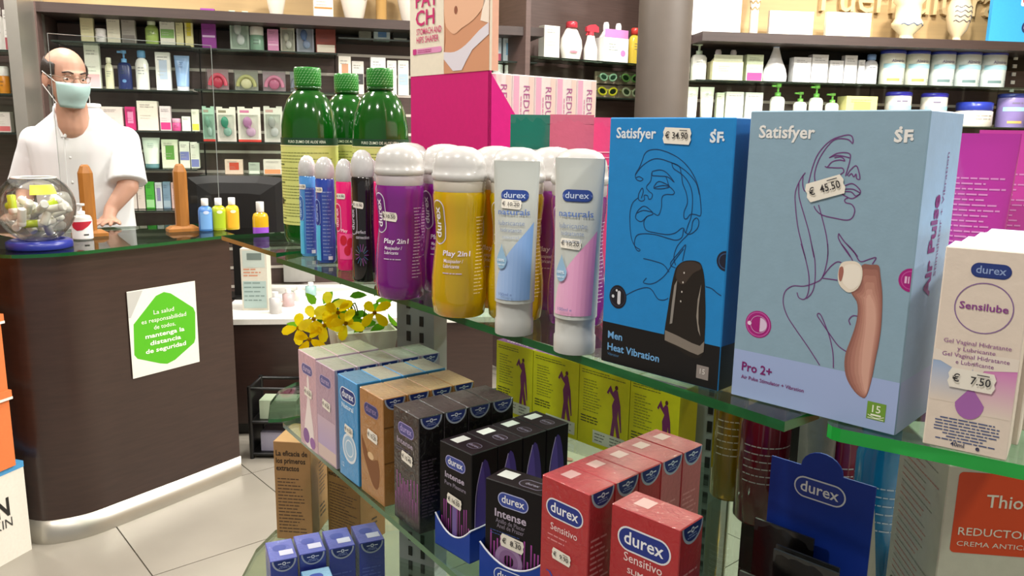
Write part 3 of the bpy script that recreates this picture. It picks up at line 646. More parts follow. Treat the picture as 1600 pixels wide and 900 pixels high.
# ---------------- slim cream cartons, four deep
SL = Pz(1441, 693, ZU); SR = Pz(1572, 721, ZU); se = (SR - SL).normalized(); SW = (SR - SL).length
def art_sen(full):
    def f(r, F, w, d, h):
        p = Pr(*F['front'], eps=.0001)
        if full:
            W = lambda x: x * w; H = lambda y: y * h
            p.rect(W(.01), H(.24), W(.52), H(.44), '#e4d5c6', 0, 1, 6, '#9db4d6'); p.rect(W(.50), H(.20), W(.99), H(.45), '#e4d5c6', 0, 1, 6, '#d67cc0')
            p.poly([(W(.01), H(.44)), (W(.10), H(.44)), (W(.33), H(.40)), (W(.45), H(.34)), (W(.5), H(.45)), (W(.01), H(.5))], '#e9ddd0', 1)
            p.poly([(W(.52), H(.36)), (W(.62), H(.42)), (W(.99), H(.44)), (W(.99), H(.5)), (W(.45), H(.5))], '#e9ddd0', 1)
            p.pill(W(.55), H(.90), W(.46), '#263a7e', '#263a7e', '#8fa3cf')
            p.ring(W(.52), H(.72), W(.325), W(.34), '#8a6a9a', 1, 36); p.text('Sensilube', W(.52), H(.71), w * .135, '#8a3f8c', 3, 'C', .015, fit=W(.56))
            for k, t in enumerate(('Gel Vaginal Hidratante', 'y Lubricante', 'Gel Vaginal Hidratante', 'e Lubrificante')): p.text(t, W(.50), H(.535 - .033 * k), w * .082, '#8d4f8f', 3, 'C', 0, fit=W(.78 if k % 2 == 0 else .44))
            d_ = [(.5 + .17 * math.sin(t) * (1 if math.cos(t) < 0 else max(0, 1 - math.cos(t) * .9)), .245 - .075 * math.cos(t) * -1 * (1.25 if math.cos(t) > 0 else 1)) for t in [6.2832 * i / 24 for i in range(24)]]
            p.poly([(W(x), H(y)) for x, y in d_], '#a868b0', 2)
            p.lines(W(.5), H(.155), W(.78), 8, h * .0155, h * .006, '#4b5a86', 2, 5, 'C'); p.text('40ml', W(.42), H(.022), w * .085, '#2a2f55', 3, 'C', .01); p.text('e', W(.66), H(.022), w * .1, '#2a2f55', 3, 'C', .03)
            sticker(r, F['front'], W(.49), H(.365), .0290, '€   7.50', -.02)
        p.build('front_print', r)
    return f
for k in range(4):
    nv = V3((-se.y, se.x, 0)); d = .037
    L = SL + nv * (k * (d + .0015)) + se * (.004 * k)
    carton('gel_carton', 'upright cream gel carton standing at the front of its row, price sticker facing out' if k == 0 else 'cream gel carton queued behind the stickered one on the right-hand glass shelf', L, rz_of(se), SW, d, .1435, {'front': '#e4d5c6', 'right': '#dccdbf', 'top': '#a9cfe6', 'all': '#e0d2c4'}, art=art_sen(k == 0), group='cream gel cartons on the right glass shelf')
# ---------------- magenta tubes behind
def flat_tube(name, label, loc, rz, w, h, col, caph=.0, capcol='#e8e8ea', capr=None, art=None, group=None, m='gloss', cat='tube'):
    r = thing(name, label, cat, loc, rz, group); n = 20; cr = capr or w * .40; rings = []
    for t in (0, .15, .35, .6, .8, .93, .97, 1):
        z = caph + (h - caph) * t; k = min(1, t / .95)
        rx = cr * (1 - k) + w / 2 * k; ry = cr * (1 - k ** 1.3) + .0012
        rings.append([(rx * math.cos(6.28318 * i / n), ry * math.sin(6.28318 * i / n), z) for i in range(n)])
    MB().loft(rings, col).build('tube_body', m, r)
    if caph: MB().lathe([(cr * .97, 0), (cr * .98, .002), (cr * .98, caph * .45), (cr * .93, caph * .48), (cr * .93, caph)], 24, '#c6c7c3').build('cap', 'milky', r)
    def fn(x, y, e):
        t = (y - caph) / (h - caph); k = max(0, min(1, t / .95)); rx = cr * (1 - k) + w / 2 * k; ry = cr * (1 - k ** 1.3) + .0012
        a = -math.pi / 2 + x / max(cr, w * .42); a = max(-math.pi + .02, min(-.02, a)); return V3(((rx + e) * math.cos(a), (ry + e) * math.sin(a), y))
    if art: art(r, fn, w, h, caph)
    return r
def art_mag(r, fn, w, h, c):
    p = Pr(fn=fn, eps=.0003)
    for k in range(26): p.lines(-w * .42, h * .80 - k * .0052, w * .8, 1, .005, .0016, '#d487c2', 0, k)
    p.build('lettering', r)
for px, Y, k in ((1528, .80, 0), (1572, .84, 1)):
    q = Pd(px, 300, Y); q.z = ZU
    flat_tube('cream_tube', ('magenta cream tube with fine print standing behind the grey-blue carton', 'magenta cream tube standing farther along behind the cream gel cartons')[k], q, math.radians(-22), .062, .222 + .004 * k, ('#b5309a', '#c4409f')[k], art=art_mag, group='magenta tubes on the right glass shelf')

# ---------------- lubricant bottles
def bottle_fn(prof, sy):
    def rad(z):
        for (r0, z0), (r1, z1) in zip(prof, prof[1:]):
            if z0 <= z <= z1: return r0 + (r1 - r0) * (z - z0) / max(1e-6, z1 - z0)
        return prof[-1][0]
    def fn(x, y, e):
        R = rad(y); a = -math.pi / 2 + x / R; return V3(((R + e) * math.cos(a), (R * sy + e) * math.sin(a), y))
    return fn
def massage(label, loc, rz, col, dark, price=None, group='waisted massage gel bottles on the upper glass shelf'):
    h = .199; r = thing('massage_gel_bottle', label, 'bottle', loc, rz, group); sy = .93
    pf = [(.029, 0), (.0325, .003), (.0345, .02), (.0342, .045), (.0315, .07), (.0290, .092), (.0294, .108), (.0322, .130), (.0330, .142), (.0315, .147)]
    MB().lathe(pf, 32, col, sy).build('gel_body', 'gel', r)
    MB().lathe([(.0315, .147), (.0322, .149), (.0322, .158), (.0315, .160)], 32, mix(col, '#d3d0cc', .85), sy).build('collar', 'milky', r)
    MB().lathe([(.0325, .160), (.0340, .162), (.0340, .167), (.0328, .168), (.0325, .176), (.0300, .186), (.0245, .1935), (.0160, .1975), (.0060, .199)], 32, '#d2d0cc', sy).build('cap', 'milky', r)
    fn = bottle_fn(pf, sy); p = Pr(fn=lambda x, y, e: fn(-y, x, e), eps=.0004)
    p.rrect(.112, .0, .052, .021, .0105, '#d9cfe0', 0, 8); p.rrect(.112, .0, .049, .018, .009, dark, 1, 8); p.text('durex', .112, -.004, .014, '#ece6f0', 2, 'C', .02, fit=.036)
    p.build('logo', r)
    p = Pr(fn=fn, eps=.0004); p.text('Play 2in1', .008, .074, .0085, '#eadff0', 1, 'L', .02, fit=.034); p.text('Masajeador /', .010, .066, .006, '#eadff0', 1, 'L', .01, fit=.024); p.text('Lubricante', .010, .060, .006, '#eadff0', 1, 'L', .01, fit=.02); p.lines(.010, .053, .026, 1, .004, .0012, '#cbb6d2', 1, 2)
    for k in range(22): p.lines(.050, .118 - k * .0042, .016, 1, .004, .0011, mix(col, '#ffffff', .35), 1, k)
    p.build('lettering', r)
    if price: sticker(r, None, .014, .108, .024, price, -.08, .0008, fn)
    return r
PU, YE = '#8f1f98', '#e2bf0c'
def at(px, py, z=ZU, **k): return Pz(px, py, z)
P1 = at(626, 462); massage('waisted bottle of purple gel with white dome cap, price sticker on its shoulder', P1, RZ, PU, '#6a1576', '€ 10.50')
Y1 = at(717, 489); massage('waisted bottle of yellow gel with white dome cap at the shelf edge', Y1, RZ, YE, '#a08500')
for (x, y), c, dk, lb in (((-.093, 1.090), PU, '#6a1576', 'waisted purple gel bottle directly behind the stickered purple one'), ((-.022, 1.000), YE, '#a08500', 'waisted yellow gel bottle directly behind the front yellow one'), ((.048, .995), PU, '#6a1576', 'waisted purple gel bottle showing between the two clear tubes'), ((.004, .930), YE, '#a08500', 'waisted gel bottle hidden behind the blue-leaf clear tube'), ((.074, .905), PU, '#6a1576', 'waisted gel bottle hidden behind the pink-leaf clear tube'), ((-.155, 1.175), PU, '#6a1576', 'waisted purple gel bottle at the very back of the purple row')):
    massage(lb, V3((x, y, ZU)), RZ, c, dk)
def slim(label, loc, rz, h, r0, cols, art=None, group='slim lubricant bottles on the upper glass shelf'):
    r = thing('slim_gel_bottle', label, 'bottle', loc, rz, group); sy = .8; hb = h * .80
    pf = [(r0 * .88, 0), (r0, .003), (r0 * 1.02, hb * .3), (r0 * .95, hb * .55), (r0, hb * .8), (r0 * 1.0, hb - .002), (r0 * .92, hb)]
    MB().lathe(pf, 28, cols[0], sy).build('bottle_body', 'gloss', r)
    MB().lathe([(r0 * .93, hb), (r0 * 1.03, hb + .002), (r0 * 1.05, hb + .012), (r0 * .95, hb + (h - hb) * .62), (r0 * .68, hb + (h - hb) * .88), (r0 * .25, h)], 28, '#d0cfce', sy).build('cap', 'milky', r)
    fn = bottle_fn(pf, sy); p = Pr(fn=lambda x, y, e: fn(-y, x, e), eps=.0004); p.rrect(hb * .6, 0, .044, .016, .008, cols[2], 0, 8); p.rrect(hb * .6, 0, .041, .0135, .0067, cols[1], 1, 8); p.text('durex', hb * .6, -.003, .011, cols[2], 2, 'C', .02, fit=.03); p.build('logo', r)
    if art: art(r, fn, hb, r0)
    return r
def a_blue(r, fn, hb, r0):
    p = Pr(fn=fn, eps=.0005); p.rect(-.006, .004, .008, hb * .45, '#4fb4dc', 0, 4, 2); p.rect(.012, .006, .034, hb * .86, '#3a55a8', 0, 6, 4)
    for k in range(18): p.lines(.013, hb * .84 - k * .006, .019, 1, .005, .0013, '#8ea4d6', 1, k)
    p.rect(.022, .006, .030, .012, '#dfe6f2', 2, 3, 1); p.build('label', r); sticker(r, None, .006, hb * .87, .017, '€ 10.50', 0, .0009, fn)
def a_pink(r, fn, hb, r0):
    p = Pr(fn=fn, eps=.0005); p.rect(.004, .018, .030, hb * .42, '#f0568f', 0, 6, 3)
    for x, y in ((.012, .048), (.019, .032), (.024, .044)): p.ell(x, y, .006, .008, '#c4152f', 1, 14)
    p.text('Play', .008, hb * .44, .007, '#ffd9e8', 1, 'L', .01); p.build('label', r); sticker(r, None, .008, hb * .84, .017, '€ 9.90', 0, .0009, fn)
def a_black(r, fn, hb, r0):
    p = Pr(fn=fn, eps=.0005); p.text('perfect', .006, hb * .47, .007, '#c9c3cf', 1, 'L', .01, fit=.016); p.text('connection', .006, hb * .42, .007, '#c9c3cf', 1, 'L', .01, fit=.022)
    for k in range(14):
        a = k * .4488; c = ('#8a4aa0', '#3f6f9c', '#6c7f8c', '#a0559a')[k % 4]; p.stroke([(.016 + .004 * math.cos(a), .040 + .005 * math.sin(a)), (.016 + .011 * math.cos(a), .040 + .016 * math.sin(a))], .0008, c, 1, 1)
    p.build('label', r); sticker(r, None, .010, hb * .74, .019, '€ 15.90', -.1, .0009, fn)
slim('slim light blue lubricant bottle at the far end of the glass shelf', at(484, 399), RZ, .172, .0170, ('#4d8fd0', '#2d66b0', '#a8c8ea'), a_blue)
slim('slim dark blue lubricant bottle beside the light blue one', at(511, 409), RZ, .172, .0185, ('#2a45a0', '#1d3488', '#8fa6dc'), a_blue)
slim('slim hot pink lubricant bottle with strawberries on its label', at(541, 421), RZ, .172, .0155, ('#e61c73', '#c0105a', '#f7c3d9'), a_pink)
slim('slim pink lubricant bottle tucked behind the strawberry one', at(541, 421) + NI * .045, RZ, .172, .0155, ('#e61c73', '#c0105a', '#f7c3d9'))
slim('slim black lubricant bottle with a coloured starburst', at(569, 438), RZ, .188, .0190, ('#120f12', '#1d1a1e', '#b9b3c2'), a_black)
# ---------------- clear tubes standing on their caps
def art_nat(leaf, drop, price, py):
    def f(r, fn, w, h, c):
        p = Pr(fn=fn, eps=.0004); k = 10
        for i in range(k):
            t0, t1 = i / k, (i + 1) / k; x0, x1 = -.019 + .042 * t0, -.019 + .042 * t1; top = lambda t: c + .012 + .075 * (t ** .6)
            vs = []; m = 6
            for x, tt in ((x0, t0), (x1, t1)):
                for j in range(m + 1): vs.append((x, c + .004 + (top(tt) - c - .004) * j / m))
            p.raw(vs, [(j, m + 1 + j, m + 2 + j, j + 1) for j in range(m)], mix(leaf, '#ffffff', .25 * (1 - t1)), 0)
        p.pill(.000, h - .036, .028, '#23418c', '#23418c', '#c3d0ea'); p.text('naturals', .000, h - .056, .0088, '#5c7ab8', 3, 'C', .01, fit=.032); p.text('lubricante', -.002, h - .067, .007, '#8393b3', 3, 'C', 0, fit=.026); p.text('hidratante', -.002, h - .074, .006, '#8393b3', 3, 'C', 0, fit=.021); p.text('natural', -.002, h - .081, .005, '#a9b4c8', 3, 'C', 0, fit=.016)
        p.poly([(-.010 + .006 * math.sin(t) * (1 if math.cos(t) < 0 else 1 - math.cos(t)), .083 + .010 * math.cos(t) * (1.7 if math.cos(t) > 0 else 1)) for t in [6.2832 * i / 20 for i in range(20)]], '#8fb4d0', 4)
        p.text('100%', -.010, .081, .004, '#f0f5fa', 6, 'C', .01); p.text('natural', -.010, .077, .0028, '#f0f5fa', 6, 'C', 0); p.text('100ml e', -.011, c + .009, .0045, '#5a6fa3', 6, 'L', 0)
        p.build('label', r); sticker(r, None, -.003, py, .0200, price, -.06, .0013, fn)
    return f
t1 = at(803, 519); flat_tube('gel_tube', 'clear gel tube with a blue leaf standing on its cap', t1, math.radians(-14), .050, .186, '#d3d7d1', .036, '#e6e7e5', .0215, art_nat('#7aa3da', 0, '€ 10.20', .141), 'clear gel tubes on the upper shelf', 'milky')
t2 = at(897, 547); flat_tube('gel_tube', 'clear gel tube with a pink leaf standing beside the bright blue carton', t2, math.radians(-20), .050, .192, '#d3d7d1', .036, '#e6e7e5', .0215, art_nat('#d98cba', 0, '€ 10.20', .110), 'clear gel tubes on the upper shelf', 'milky')
q = t2 + NI * .032 + E * -.034; flat_tube('gel_tube', 'clear blue-leaf gel tube half hidden behind the pink-leaf one', V3((q.x, q.y, ZU)), math.radians(-20), .046, .188, '#d3d7d1', .036, '#e6e7e5', .0195, art_nat('#7aa3da', 0, '€ 10.20', .150), 'clear gel tubes on the upper shelf', 'milky')

# ---------------- large green aloe bottles
def aloe(label, loc, rz):
    r = thing('aloe_bottle', label, 'bottle', loc, rz, 'large green juice bottles on the upper shelf'); R = .0525
    pf = [(.040, 0), (.049, .004), (R, .016), (R, .20)]
    dome = [(R, .20), (.0515, .222), (.047, .248), (.039, .270), (.029, .283), (.0225, .287), (.0215, .290)]
    MB().lathe(pf + dome[1:], 40, '#0a4c0d').build('bottle_body', 'gloss', r)
    MB().lathe([(.022, .289), (.025, .290), (.025, .294), (.022, .295)], 24, '#0c4a10').build('neck_ring', 'gloss', r)
    MB().lathe([(.0235, .295), (.0248, .297), (.0248, .326), (.0235, .329), (.012, .330)], 36, '#1f7a22', caps=True).build('screw_cap', 'plastic', r)
    fn = bottle_fn([(R, 0), (R, .4)], 1); p = Pr(fn=fn, eps=.0006)
    for k in range(5):
        for j in range(22):
            x = (j + (k % 2) * .5) * .00708 - .078; cf = lambda u, v, e: None
            pass
    p.rect(-.13, .038, .13, .186, '#d3d67c', 0, 60, 1); p.rect(-.075, .186, .13, .200, '#123f24', 0, 50, 1); p.rect(-.055, .1845, .13, .1865, '#e8e4a0', 1, 40, 1)
    p.text('PURO ZUMO DE ALOE VERA', .022, .1905, .0072, '#e3edd2', 1, 'C', .01, fit=.072)
    for k in range(24):
        if k % 6 == 4: p.rect(-.048, .172 - k * .0056, -.028, .1745 - k * .0056, '#4f6430', 1, 4, 1)
        else: p.lines(-.05, .172 - k * .0056, .125, 1, .005, .0013, '#7d8544', 1, k)
    p.ell(-.040, .082, .006, .006, '#333a24', 2, 14); p.build('paper_label', r)
    cf = bottle_fn([(.0249, 0), (.0249, .4)], 1); p = Pr(fn=cf, eps=.0003)
    for k in range(6):
        for j in range(26):
            x = (j + (k % 2) * .5) * .006 - .078; p.raw([(x, .299 + k * .0047), (x + .0034, .3013 + k * .0047), (x + .003, .3023 + k * .0047), (x - .0004, .30 + k * .0047)], [(0, 1, 2, 3)], '#8fc98a', 0)
    p.build('cap_pattern', r)
for px, py, Y, lb in ((486, 300, 1.55, 'large green juice bottle standing at the free end of the glass shelf'), (596, 300, 1.54, 'large green juice bottle beside the pink cardboard display'), (545, 300, 1.70, 'large green juice bottle standing behind and between the other two')):
    q = Pd(px, py, Y); q.z = ZU; aloe(lb, q, math.radians(-16))
# ================================================================== pink cardboard display with header
DL = V3((-.178, 1.40, ZU)); DW, DT = .222, 1.492 - ZU
pk = thing('cardboard_display', 'magenta cardboard display stand with a tall body-shaper picture header', 'display', DL, RZ)
sd = pk.matrix_world
Dn = lambda px, py: None
b = MB(); dep = .235; fl_z = .105
b.box(0, DW, 0, .004, 0, DT, '#c2136b'); b.box(0, .004, .004, dep, 0, DT * .7, '#c2136b'); b.box(.004, DW - .004, .004, dep, fl_z - .004, fl_z, '#d01a78'); b.box(0, DW, dep, dep + .004, 0, DT * .75, '#c2136b')
sp = [(0, 0), (dep, 0), (dep, .10), (.105, .175), (.0, DT)]
n = len(sp); b.add([(DW, .0 + y, z) for y, z in sp] + [(DW - .003, y, z) for y, z in sp], [tuple(range(n)), tuple(range(2 * n - 1, n - 1, -1))] + [(i, n + i, n + (i + 1) % n, (i + 1) % n) for i in range(n)], '#dd1d88')
b.build('tray', 'carton', pk)
b = MB(); hh = .29
b.box(0, DW, -.0005, .004, DT, DT + hh, '#e2d8c4'); b.box(DW - .0005, DW, .004, .016, DT, DT + hh, '#e8b49a'); b.build('header_card', 'carton', pk)
p = Pr((0, -.0006, DT), (1, 0, 0), (0, 0, 1), (0, -1, 0), eps=.0003)
m0 = DW * .46
p.rect(m0, 0, DW, hh, '#c98f6c', 0)
SQ = lambda pts: [(x, y * .56) for x, y in pts]
p.poly(SQ([(m0, .0), (m0, .06), (m0 + .004, .09), (m0, .16), (m0, hh), (m0 + .004, hh), (m0 + .006, .2), (m0 + .004, .12)]), '#b07a58', 1)
p.poly(SQ(cat_rom([(m0 + .002, .205), (m0 + .02, .218), (m0 + .055, .215), (m0 + .085, .222), (m0 + .108, .200), (m0 + .105, .165), (m0 + .08, .135), (m0 + .05, .118), (m0 + .03, .105), (m0 + .014, .118), (m0 + .004, .14)], 3, True)), '#dfae8d', 2)
p.ell(m0 + .034, .094, .0045, .0062, '#8a4f35', 3, 14)
p.poly(SQ(cat_rom([(m0 + .0005, .06), (m0 + .03, .057), (m0 + .06, .072), (m0 + .095, .105), (DW - .001, .122)], 3) + [(DW - .001, .092), (m0 + .078, .058), (m0 + .062, .03), (m0 + .05, .006), (m0 + .026, .006), (m0 + .0005, .040)]), '#d6d0d8', 2)
p.poly(SQ([(DW - .022, .13), (DW - .012, .19), (DW - .006, hh), (DW - .0005, hh), (DW - .0005, .12)]), '#ecdccb', 2)
p.text('PAT', .020, .1085, .034, '#c01766', 3, 'L', .015, fit=.066); p.text('CH', .020, .0800, .034, '#c01766', 3, 'L', .015, fit=.056)
p.text('STOMACH AND', .022, .0655, .0140, '#c4356f', 3, 'L', .012, fit=.074); p.text('HIPS SHAPER', .022, .0525, .0140, '#c4356f', 3, 'L', .012, fit=.066)
p.rect(.010, .0345, .021, .0435, '#bf2b7c', 2); p.rrect(.058, .039, .076, .009, .0044, '#d98fb8', 1); p.lines(.026, .0400, .062, 2, .003, .0011, '#a8296f', 3, 4)
p.build('header_print', pk)
rc = Matrix.Rotation(RZ, 4, 'Z')
def loc_pk(x, y, z): return DL + rc @ V3((x, y, z))
def art_rdx(r, F, w, d, h):
    p = Pr(*F['right'], eps=.0002); p.rect(.002, .002, .013, h - .002, '#f0b9d2', 0); p.rect(d - .012, .002, d - .002, h - .002, '#f6dcd0', 0)
    p.text('REDU', .022, h - .016, .0175, '#b5639a', 2, 'L', .0, -math.pi / 2, fit=.048); p.lines(h - .065, .016, .05, 1, .004, .0016, '#dd7fb0', 2, 3, vert=True)
    p.text('X', .0225, h - .074, .026, '#d81b7a', 3, 'C', .02, -math.pi / 2, fit=.016); p.build('side_print', r)
for k in range(5):
    q = loc_pk(DW - .008 - .12, 0.0055 + k * .0452, fl_z + .0005)
    carton('patch_carton', ('white and pink patch carton right behind the display front panel' if k == 0 else 'white and pink patch carton at the open end of the display row' if k == 4 else ('', 'second white and pink patch carton from the magenta front panel', 'middle white and pink patch carton of the five in the display', 'white and pink patch carton next to the open end of its row')[k]), q, RZ, .12, .0445, .198, {'right': '#f3ebe6', 'top': '#f2e6e2', 'all': '#f0e2e0'}, 'carton', 'box', 'pink patch cartons in the display', art_rdx)
# sachets in front of it
def pouch(name, label, loc, rz, w, h, col, stripes, seed, group=None):
    r = thing(name, label, 'pouch', loc, rz, group); n = 8; mm = 10; b = MB(); rr = random.Random(seed)
    for s in (-1, 1):
        vs = []; 
        for j in range(mm + 1):
            for i in range(n + 1):
                u, v = i / n, j / mm; t = .009 * math.sin(math.pi * u) ** .7 * (1 - v ** 2) ** .8 * (1 if v > 0 else 1) + .0006
                vs.append(((u - .5) * w, s * t + rr.uniform(-.0004, .0004), v * h))
        b.add(vs, [((j * (n + 1) + i), (j * (n + 1) + i + 1), ((j + 1) * (n + 1) + i + 1), ((j + 1) * (n + 1) + i))[::s] for j in range(mm) for i in range(n)], col, True)
    b.build('pouch_body', 'crinkle', r)
    p = Pr((-w / 2, -.0115, 0), (1, 0, 0), (0, 0, 1), (0, -1, 0), eps=.0004)
    fnp = lambda x, y, e: V3((x - w / 2, -(.009 * max(0, math.sin(math.pi * min(1, max(0, x / w)))) ** .7 * max(0, 1 - (y / h) ** 2) ** .8 + .0012 + e), y))
    p = Pr(fn=fnp, eps=.0004)
    for y, t in stripes: p.rect(w * .02, y * h, w * .98, y * h + t, mix(col, '#ffffff', .6), 0, 8, 1)
    p.build('stripes', r); MB().box(-w / 2, w / 2, -.0012, .0012, h - .012, h, mix(col, '#ffffff', .02)).build('sealed_edge', 'crinkle', r)
    return r
for px, Y, wd, hh_, c, lb in ((829, 1.12, .056, .240, '#0f6e5c', 'dark green foil pouch standing in front of the pink patch cartons'), (893, 1.08, .058, .240, '#c8607a', 'dusty pink crinkled foil pouch next to the dark green one'), (925, 1.13, .056, .238, '#e0487f', 'hot pink foil pouch peeking out beside the bright blue carton')):
    q = Pd(px, 220, Y); q.z = ZU; pouch('foil_pouch', lb, q, math.radians(-4), wd, hh_, c, [(.80, .0012), (.77, .0008), (.72, .0014), (.69, .0008), (.62, .002)], int(px))

# ================================================================== LOWER GLASS SHELF
pl_ = Pz(467, 691, ZL); ic = Pz(652, 838, ZL); LE = (ic - pl_).normalized(); LN = V3((-LE.y, LE.x, 0)); LRZ = rz_of(LE)
def lpos(s, i, z=ZL): q = pl_ + LE * s + LN * i; return V3((q.x, q.y, z))
def art_small(kind, price=None, side=True, seal=True):
    def f(r, F, w, d, h):
        p = Pr(*F['front'], eps=.0001); T_ = dict(pink=('#dcb7c4', '#5b5f93', '#c9b9d4'), lilac=('#c3a9bb', '#5b5f93', '#b7a6c9'), blue=('#2e8fcd', '#14357c', '#e9eef6'), gold=('#a8743c', '#2c3570', '#8d7aa0'), int=('#231520', '#4d4a86', '#a99bd0'))[kind]
        if kind == 'pink':
            p.poly(cat_rom([(w * .48, h * .75), (w * .58, h * .75), (w * .62, h * .5), (w * .78, h * .2), (w * .7, .004), (w * .3, .004), (w * .25, h * .2), (w * .45, h * .5)], 3, True), '#efe3df', 0)
            p.ell(w * .35, h * .12, w * .18, h * .08, '#8a5f9c', 1); p.ell(w * .7, h * .08, w * .15, h * .06, '#9c6aa8', 1)
        if kind == 'lilac':
            p.rect(.001, h * .15, w - .001, h * .45, '#b9a6c8', 0, 1, 4, '#c7b0be'); p.rect(.001, h * .02, w - .001, h * .15, '#d5bfb8', 0)
        if kind == 'blue':
            p.ring(w * .55, h * .32, w * .30, w * .36, '#dfe6ee', 1); p.ring(w * .55, h * .32, 0, w * .30, '#9fc0da', 1); p.ring(w * .55, h * .32, w * .18, w * .21, '#e6edf4', 2); p.text('Natural', w * .5, h * .70, w * .17, '#d6ecfa', 3, 'C', .02, fit=w * .6); p.text('12', w * .2, h * .1, w * .16, '#bcdcf2', 3, 'C', .01)
        if kind == 'gold':
            p.poly(cat_rom([(w * .05, h * .55), (w * .2, h * .48), (w * .45, h * .36), (w * .75, h * .40), (w * .82, h * .26), (w * .72, h * .12), (w * .5, h * .14), (w * .3, h * .26), (w * .12, h * .38)], 3, True), '#7c4a22', 0); p.ell(w * .45, h * .40, w * .13, h * .035, '#dcb98c', 1)
        if kind == 'int':
            for k in range(15): x = w * (.05 + .062 * k); hh = h * (.16 + .2 * abs(math.sin(k * 1.7))); p.rect(x, h * .08, x + w * .022, h * .08 + hh, '#3a1230', 0, 1, 5, '#b455b0')
            p.text('Intense', w * .46, h * .70, w * .17, '#a99cae', 3, 'C', .02, fit=w * .62); p.lines(w * .1, h * .655, w * .7, 2, h * .02, h * .008, '#5d5568', 2, 5)
        p.pill(w * (.52 if kind == 'blue' else .5), h * .835, w * (.8 if kind == 'blue' else .62), T_[1], T_[2], '#e9edf6' if kind == 'blue' else T_[2])
        p.build('front_print', r)
        p = Pr(*F['right'], eps=.0001)
        if seal and kind in ('int', 'lilac', 'gold'): p.seal(d * .5, h - .001, d * .44)
        if kind == 'int': p.lines(d * .1, h * .62, d * .8, 18, h * .028, h * .012, '#4a3f4a', 1, 9)
        if kind == 'gold':
            for y in (.73, .40): p.rect(.001, h * y, d - .001, h * y + .0015, '#6d4620', 1)
        p.build('side_print', r)
        if price: sticker(r, F['front'], w * .55, h * (.60 if kind != 'blue' else .50), w * .44, price, -.08)
    return f
d = .0365
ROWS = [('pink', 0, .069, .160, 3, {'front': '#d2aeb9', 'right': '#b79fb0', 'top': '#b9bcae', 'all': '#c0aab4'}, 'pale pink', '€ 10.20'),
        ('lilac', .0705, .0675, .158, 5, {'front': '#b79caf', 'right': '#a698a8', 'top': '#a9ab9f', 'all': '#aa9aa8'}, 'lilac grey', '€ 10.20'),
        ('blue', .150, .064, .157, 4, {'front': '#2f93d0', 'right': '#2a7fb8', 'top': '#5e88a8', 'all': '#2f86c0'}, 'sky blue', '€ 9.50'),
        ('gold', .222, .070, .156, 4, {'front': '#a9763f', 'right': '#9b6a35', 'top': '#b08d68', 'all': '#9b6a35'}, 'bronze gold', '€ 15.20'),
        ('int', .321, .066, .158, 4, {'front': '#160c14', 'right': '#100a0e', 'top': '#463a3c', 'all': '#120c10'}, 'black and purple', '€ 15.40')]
for kd, s, w_, h_, n_, cols, word, price in ROWS:
    for k in range(n_):
        cc_ = dict(cols)
        if kd == 'blue' and k > 0: cc_['top'] = '#b5ada0'
        lb = f'{word} wrapped carton ' + ('with a price sticker at the front of its row' if k == 0 else 'at the back end of its row' if k == n_ - 1 else ('directly behind the stickered front one', 'third from the stickered front one', 'fourth from the stickered front one')[k - 1])
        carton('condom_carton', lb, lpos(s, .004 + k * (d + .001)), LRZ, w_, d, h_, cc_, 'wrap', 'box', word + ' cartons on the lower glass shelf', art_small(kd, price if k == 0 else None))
def tray(label, L, rz, w, d, h, word=None):
    r = thing('shelf_tray', label, 'tray', at_corner(L, rz, w, d), rz); t = .0012; b = MB(); n = 12
    c = '#1d3f9c'
    b.box(-w / 2, w / 2, -d / 2, d / 2, 0, t, c); b.box(-w / 2, w / 2, d / 2 - t, d / 2, t, h * 1.6, c)
    def prof(pts, fn):
        vs = []; 
        for x, z in pts: vs += [fn(x, 0), fn(x, z)]
        m = len(pts); b.add(vs, [(2 * i, 2 * i + 2, 2 * i + 3, 2 * i + 1) for i in range(m - 1)], c)
    ft = [(-w / 2 + w * i / n, h * (.55 + .45 * (2 * i / n - 1) ** 2)) for i in range(n + 1)]
    rt = [(-d / 2 + d * i / n, h * (1 + .6 * (i / n) ** 2)) for i in range(n + 1)]
    for o_ in (0, t): prof(ft, lambda x, z: (x, -d / 2 + o_, z)); prof(rt, lambda y, z: (w / 2 - o_, y, z)); prof(rt, lambda y, z: (-w / 2 + o_, y, z))
    b.build('tray_walls', 'carton', r)
    b = MB()
    b.tube([(x, -d / 2 + t / 2, z) for x, z in ft], .0011, 6, '#dfe3ee'); b.tube([(w / 2 - t / 2, y, z) for y, z in rt], .0011, 6, '#dfe3ee'); b.build('white_cut_edge', 'carton', r)
    if word:
        p = Pr((-w / 2, -d / 2, 0), (1, 0, 0), (0, 0, 1), (0, -1, 0), eps=.0003); p.pill(w * .5, h * .30, w * .5, '#1d3f9c', '#dfe6f4'); p.build('logo', r)
    return r
